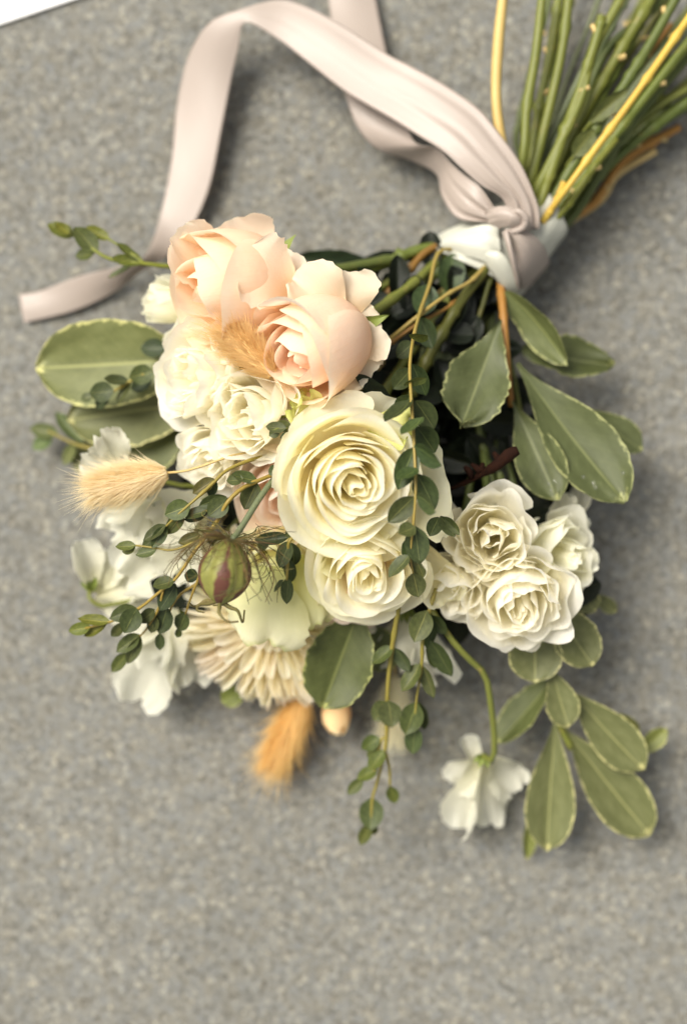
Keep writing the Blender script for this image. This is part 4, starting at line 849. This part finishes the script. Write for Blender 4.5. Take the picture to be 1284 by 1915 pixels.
# ------------------------------------------------------------------ rusty felted flower stalk
kp = thing('rusty_flower_stalk', 'dark rusty felted stalk in the shaded gap above the spray rose cluster', 'dried flower', P(838, 916, .070))
tube('stalk', [P(838, 916, .070), P(880, 898, .076), P(925, 872, .084), P(952, 850, .088), P(968, 842, .089)], [.0008, .0012, .0014, .0026, .0032, .0020], M['rust'], kp, 26, 10, 0.12)
for k, (x, y, x2, y2) in enumerate([(880, 895, 868, 872), (890, 890, 902, 866), (930, 870, 922, 846), (900, 888, 880, 868)]):
    tube('floret', [P(x, y, .078), P((x + x2) / 2 + 4, (y + y2) / 2, .080), P(x2, y2, .079)], [.0008, .0018, .0010], M['rust'], kp, 10, 7, 0.2)

#@@RIBBON
# ------------------------------------------------------------------ ribbon and binding
def ribbon_part(name, e1, e2, parent, mat, n=90, m=9, crown=0.0008, crease=0.0, side=0):
    A = catmull([P(*p) for p in e1], n); B = catmull([P(*p) for p in e2], n)
    off = np.array(parent.location) if parent is not None else np.zeros(3)
    s = np.linspace(0, 1, m); V = np.zeros((n, m, 3))
    for j in range(n):
        V[j] = A[j] * (1 - s[:, None]) + B[j] * s[:, None]
        f = (j / n) if side == 0 else 1 - j / n
        V[j, :, 2] += crown * np.sin(math.pi * s) + crease * (np.sin(17 * s + 2) + 0.6 * np.sin(31 * s)) * math.exp(-f * 9) + 0.0006 * math.sin(j * 0.21) * np.sin(3.0 * s + j * 0.05)
    V -= off
    me = mesh_grid(name, V)
    o = obj(name, me, M[mat], parent)
    md = o.modifiers.new('thickness', 'SOLIDIFY'); md.thickness = 0.00035; md.offset = 0
    return o
rb = thing('satin_ribbon', 'blush satin ribbon tied round the bouquet with two long trailing ends', 'ribbon', P(950, 412, .05))
ribbon_part('trailing_end',
    [(1008, 430, .052), (1004, 385, .054), (975, 312, .056), (935, 253, .056), (895, 204, .054), (835, 162, .050), (771, 126, .046), (722, 100, .042), (631, 42, .036), (561, 8, .030), (515, 0, .028), (449, 18, .028), (392, 44, .024), (352, 108, .016), (331, 196, .010), (322, 294, .008), (303, 392, .007), (276, 470, .012), (240, 494, .014), (150, 516, .010), (75, 544, .005), (36, 551, .003)],
    [(950, 420, .052), (940, 372, .054), (898, 345, .056), (862, 314, .056), (827, 282, .054), (784, 255, .050), (736, 224, .046), (690, 198, .042), (640, 168, .038), (570, 112, .034), (515, 70, .031), (458, 42, .029), (445, 92, .024), (432, 150, .019), (414, 245, .015), (392, 350, .012), (357, 428, .010), (318, 474, .006), (264, 508, .006), (215, 546, .005), (140, 581, .004), (46, 604, .003)], rb, 'ribbon', 150, 21, 0.0010, 0.0016, 0)
ribbon_part('trailing_end',
    [(606, -60, .004), (613, -10, .006), (620, 42, .010), (634, 130, .018), (652, 198, .022), (673, 245, .022), (708, 280, .020), (771, 301, .020), (815, 326, .028), (826, 367, .036), (856, 408, .044), (918, 418, .050)],
    [(694, -60, .004), (701, -10, .006), (722, 98, .012), (742, 170, .020), (758, 222, .028), (769, 256, .036), (785, 272, .042), (818, 276, .044), (838, 300, .046), (866, 326, .050), (898, 352, .054), (930, 398, .054)], rb, 'ribbon', 110, 21, 0.0012, 0.0018, 1)
# knot: an overlapping loop of rolled satin, plus its tucked fold
ribbon_part('knot', [(906, 398, .052), (924, 388, .058), (950, 386, .062), (974, 396, .062), (990, 416, .056), (994, 430, .050)], [(912, 428, .050), (930, 428, .055), (946, 424, .059), (956, 426, .059), (962, 436, .056), (962, 446, .052)], rb, 'ribbon', 44, 21, 0.0034, 0.0012, 0)
tube('knot_loop', [P(952, 396, .062), P(970, 396, .064), P(982, 408, .063), P(978, 424, .061), P(962, 432, .059), P(944, 430, .057)], [.0008, .0016, .0019, .0018, .0014, .0008], M['ribbon'], rb, 36, 12, 0.05)
tube('knot_loop', [P(966, 400, .060), P(974, 408, .061), P(972, 418, .060), P(962, 424, .058)], [.0008, .0014, .0014, .0008], M['ribbon'], rb, 20, 10, 0.05)
ribbon_part('band', [(952, 430, .054), (980, 432, .054), (1003, 446, .051), (1019, 466, .044), (1026, 486, .030), (1024, 496, .014)], [(946, 436, .055), (960, 470, .054), (968, 506, .049), (973, 530, .041), (976, 544, .030), (976, 552, .014)], rb, 'ribbon', 40, 25, 0.004, 0.0016, 0)
ribbon_part('band_fold', [(938, 434, .059), (946, 462, .060), (955, 494, .058), (963, 526, .051), (968, 544, .043)], [(952, 432, .059), (958, 462, .060), (965, 494, .057), (970, 524, .050), (972, 546, .041)], rb, 'ribbon', 30, 9, 0.0022)

# ivory wrap: a crumpled conical collar of satin round the stems
wr = thing('stem_wrap', 'ivory satin collar wrapped round the stems under the blush knot', 'wrap', P(945, 455, 0))
na, nr = 72, 26; V = np.zeros((nr, na, 3)); rgw = np.random.RandomState(4); ph = rgw.uniform(0, 6.28, 6)
for j in range(nr):
    f = j / (nr - 1)
    c = P(882 + (1028 - 882) * f, 506 + (394 - 506) * f, 0.026)
    hx = P(642 + (90 - 60 * f), 957.5 + (50 - 4 * f), 0.026); hx.z = 0
    hz = 0.0235 - 0.003 * f; axis = (P(1022, 396, .026) - P(882, 506, .026))
    for i in range(na):
        A = 2 * math.pi * i / na
        cr = 1 + 0.025 * math.sin(5 * A + ph[0] + 5 * f) + 0.018 * math.sin(9 * A + ph[1] - 7 * f) + 0.012 * math.sin(14 * f + 2 * A + ph[2])
        p = c + hx * math.cos(A) * cr + Vector((0, 0, hz * math.sin(A) * cr))
        # the flower-side rim is uneven: it swoops toward the flowers at the far side
        p = p + axis * ((1 - f) ** 2) * (-0.16 * math.cos(A) ** 2 * (1 if math.cos(A) > 0 else 0.1) + 0.06 * math.sin(2 * A + 1) )
        V[j, i] = (p.x - wr.location.x, p.y - wr.location.y, max(p.z, 0.0015))
o = obj('collar', mesh_grid('collar', V, close_u=True), M['wrap'], wr)
md = o.modifiers.new('thickness', 'SOLIDIFY'); md.thickness = 0.0006; md.offset = 1
ribbon_part('overlap', [(800, 462, .034), (846, 436, .046), (900, 420, .052), (930, 424, .054)], [(790, 472, .028), (856, 478, .046), (908, 492, .051), (940, 528, .047)], wr, 'wrap', 40, 21, 0.003, 0.0012, 1)
ribbon_part('overlap', [(908, 470, .053), (932, 470, .056), (952, 490, .056), (966, 522, .050), (972, 548, .040)], [(902, 488, .049), (920, 512, .050), (940, 540, .045), (956, 556, .038), (968, 568, .030)], wr, 'wrap', 40, 9, 0.002)
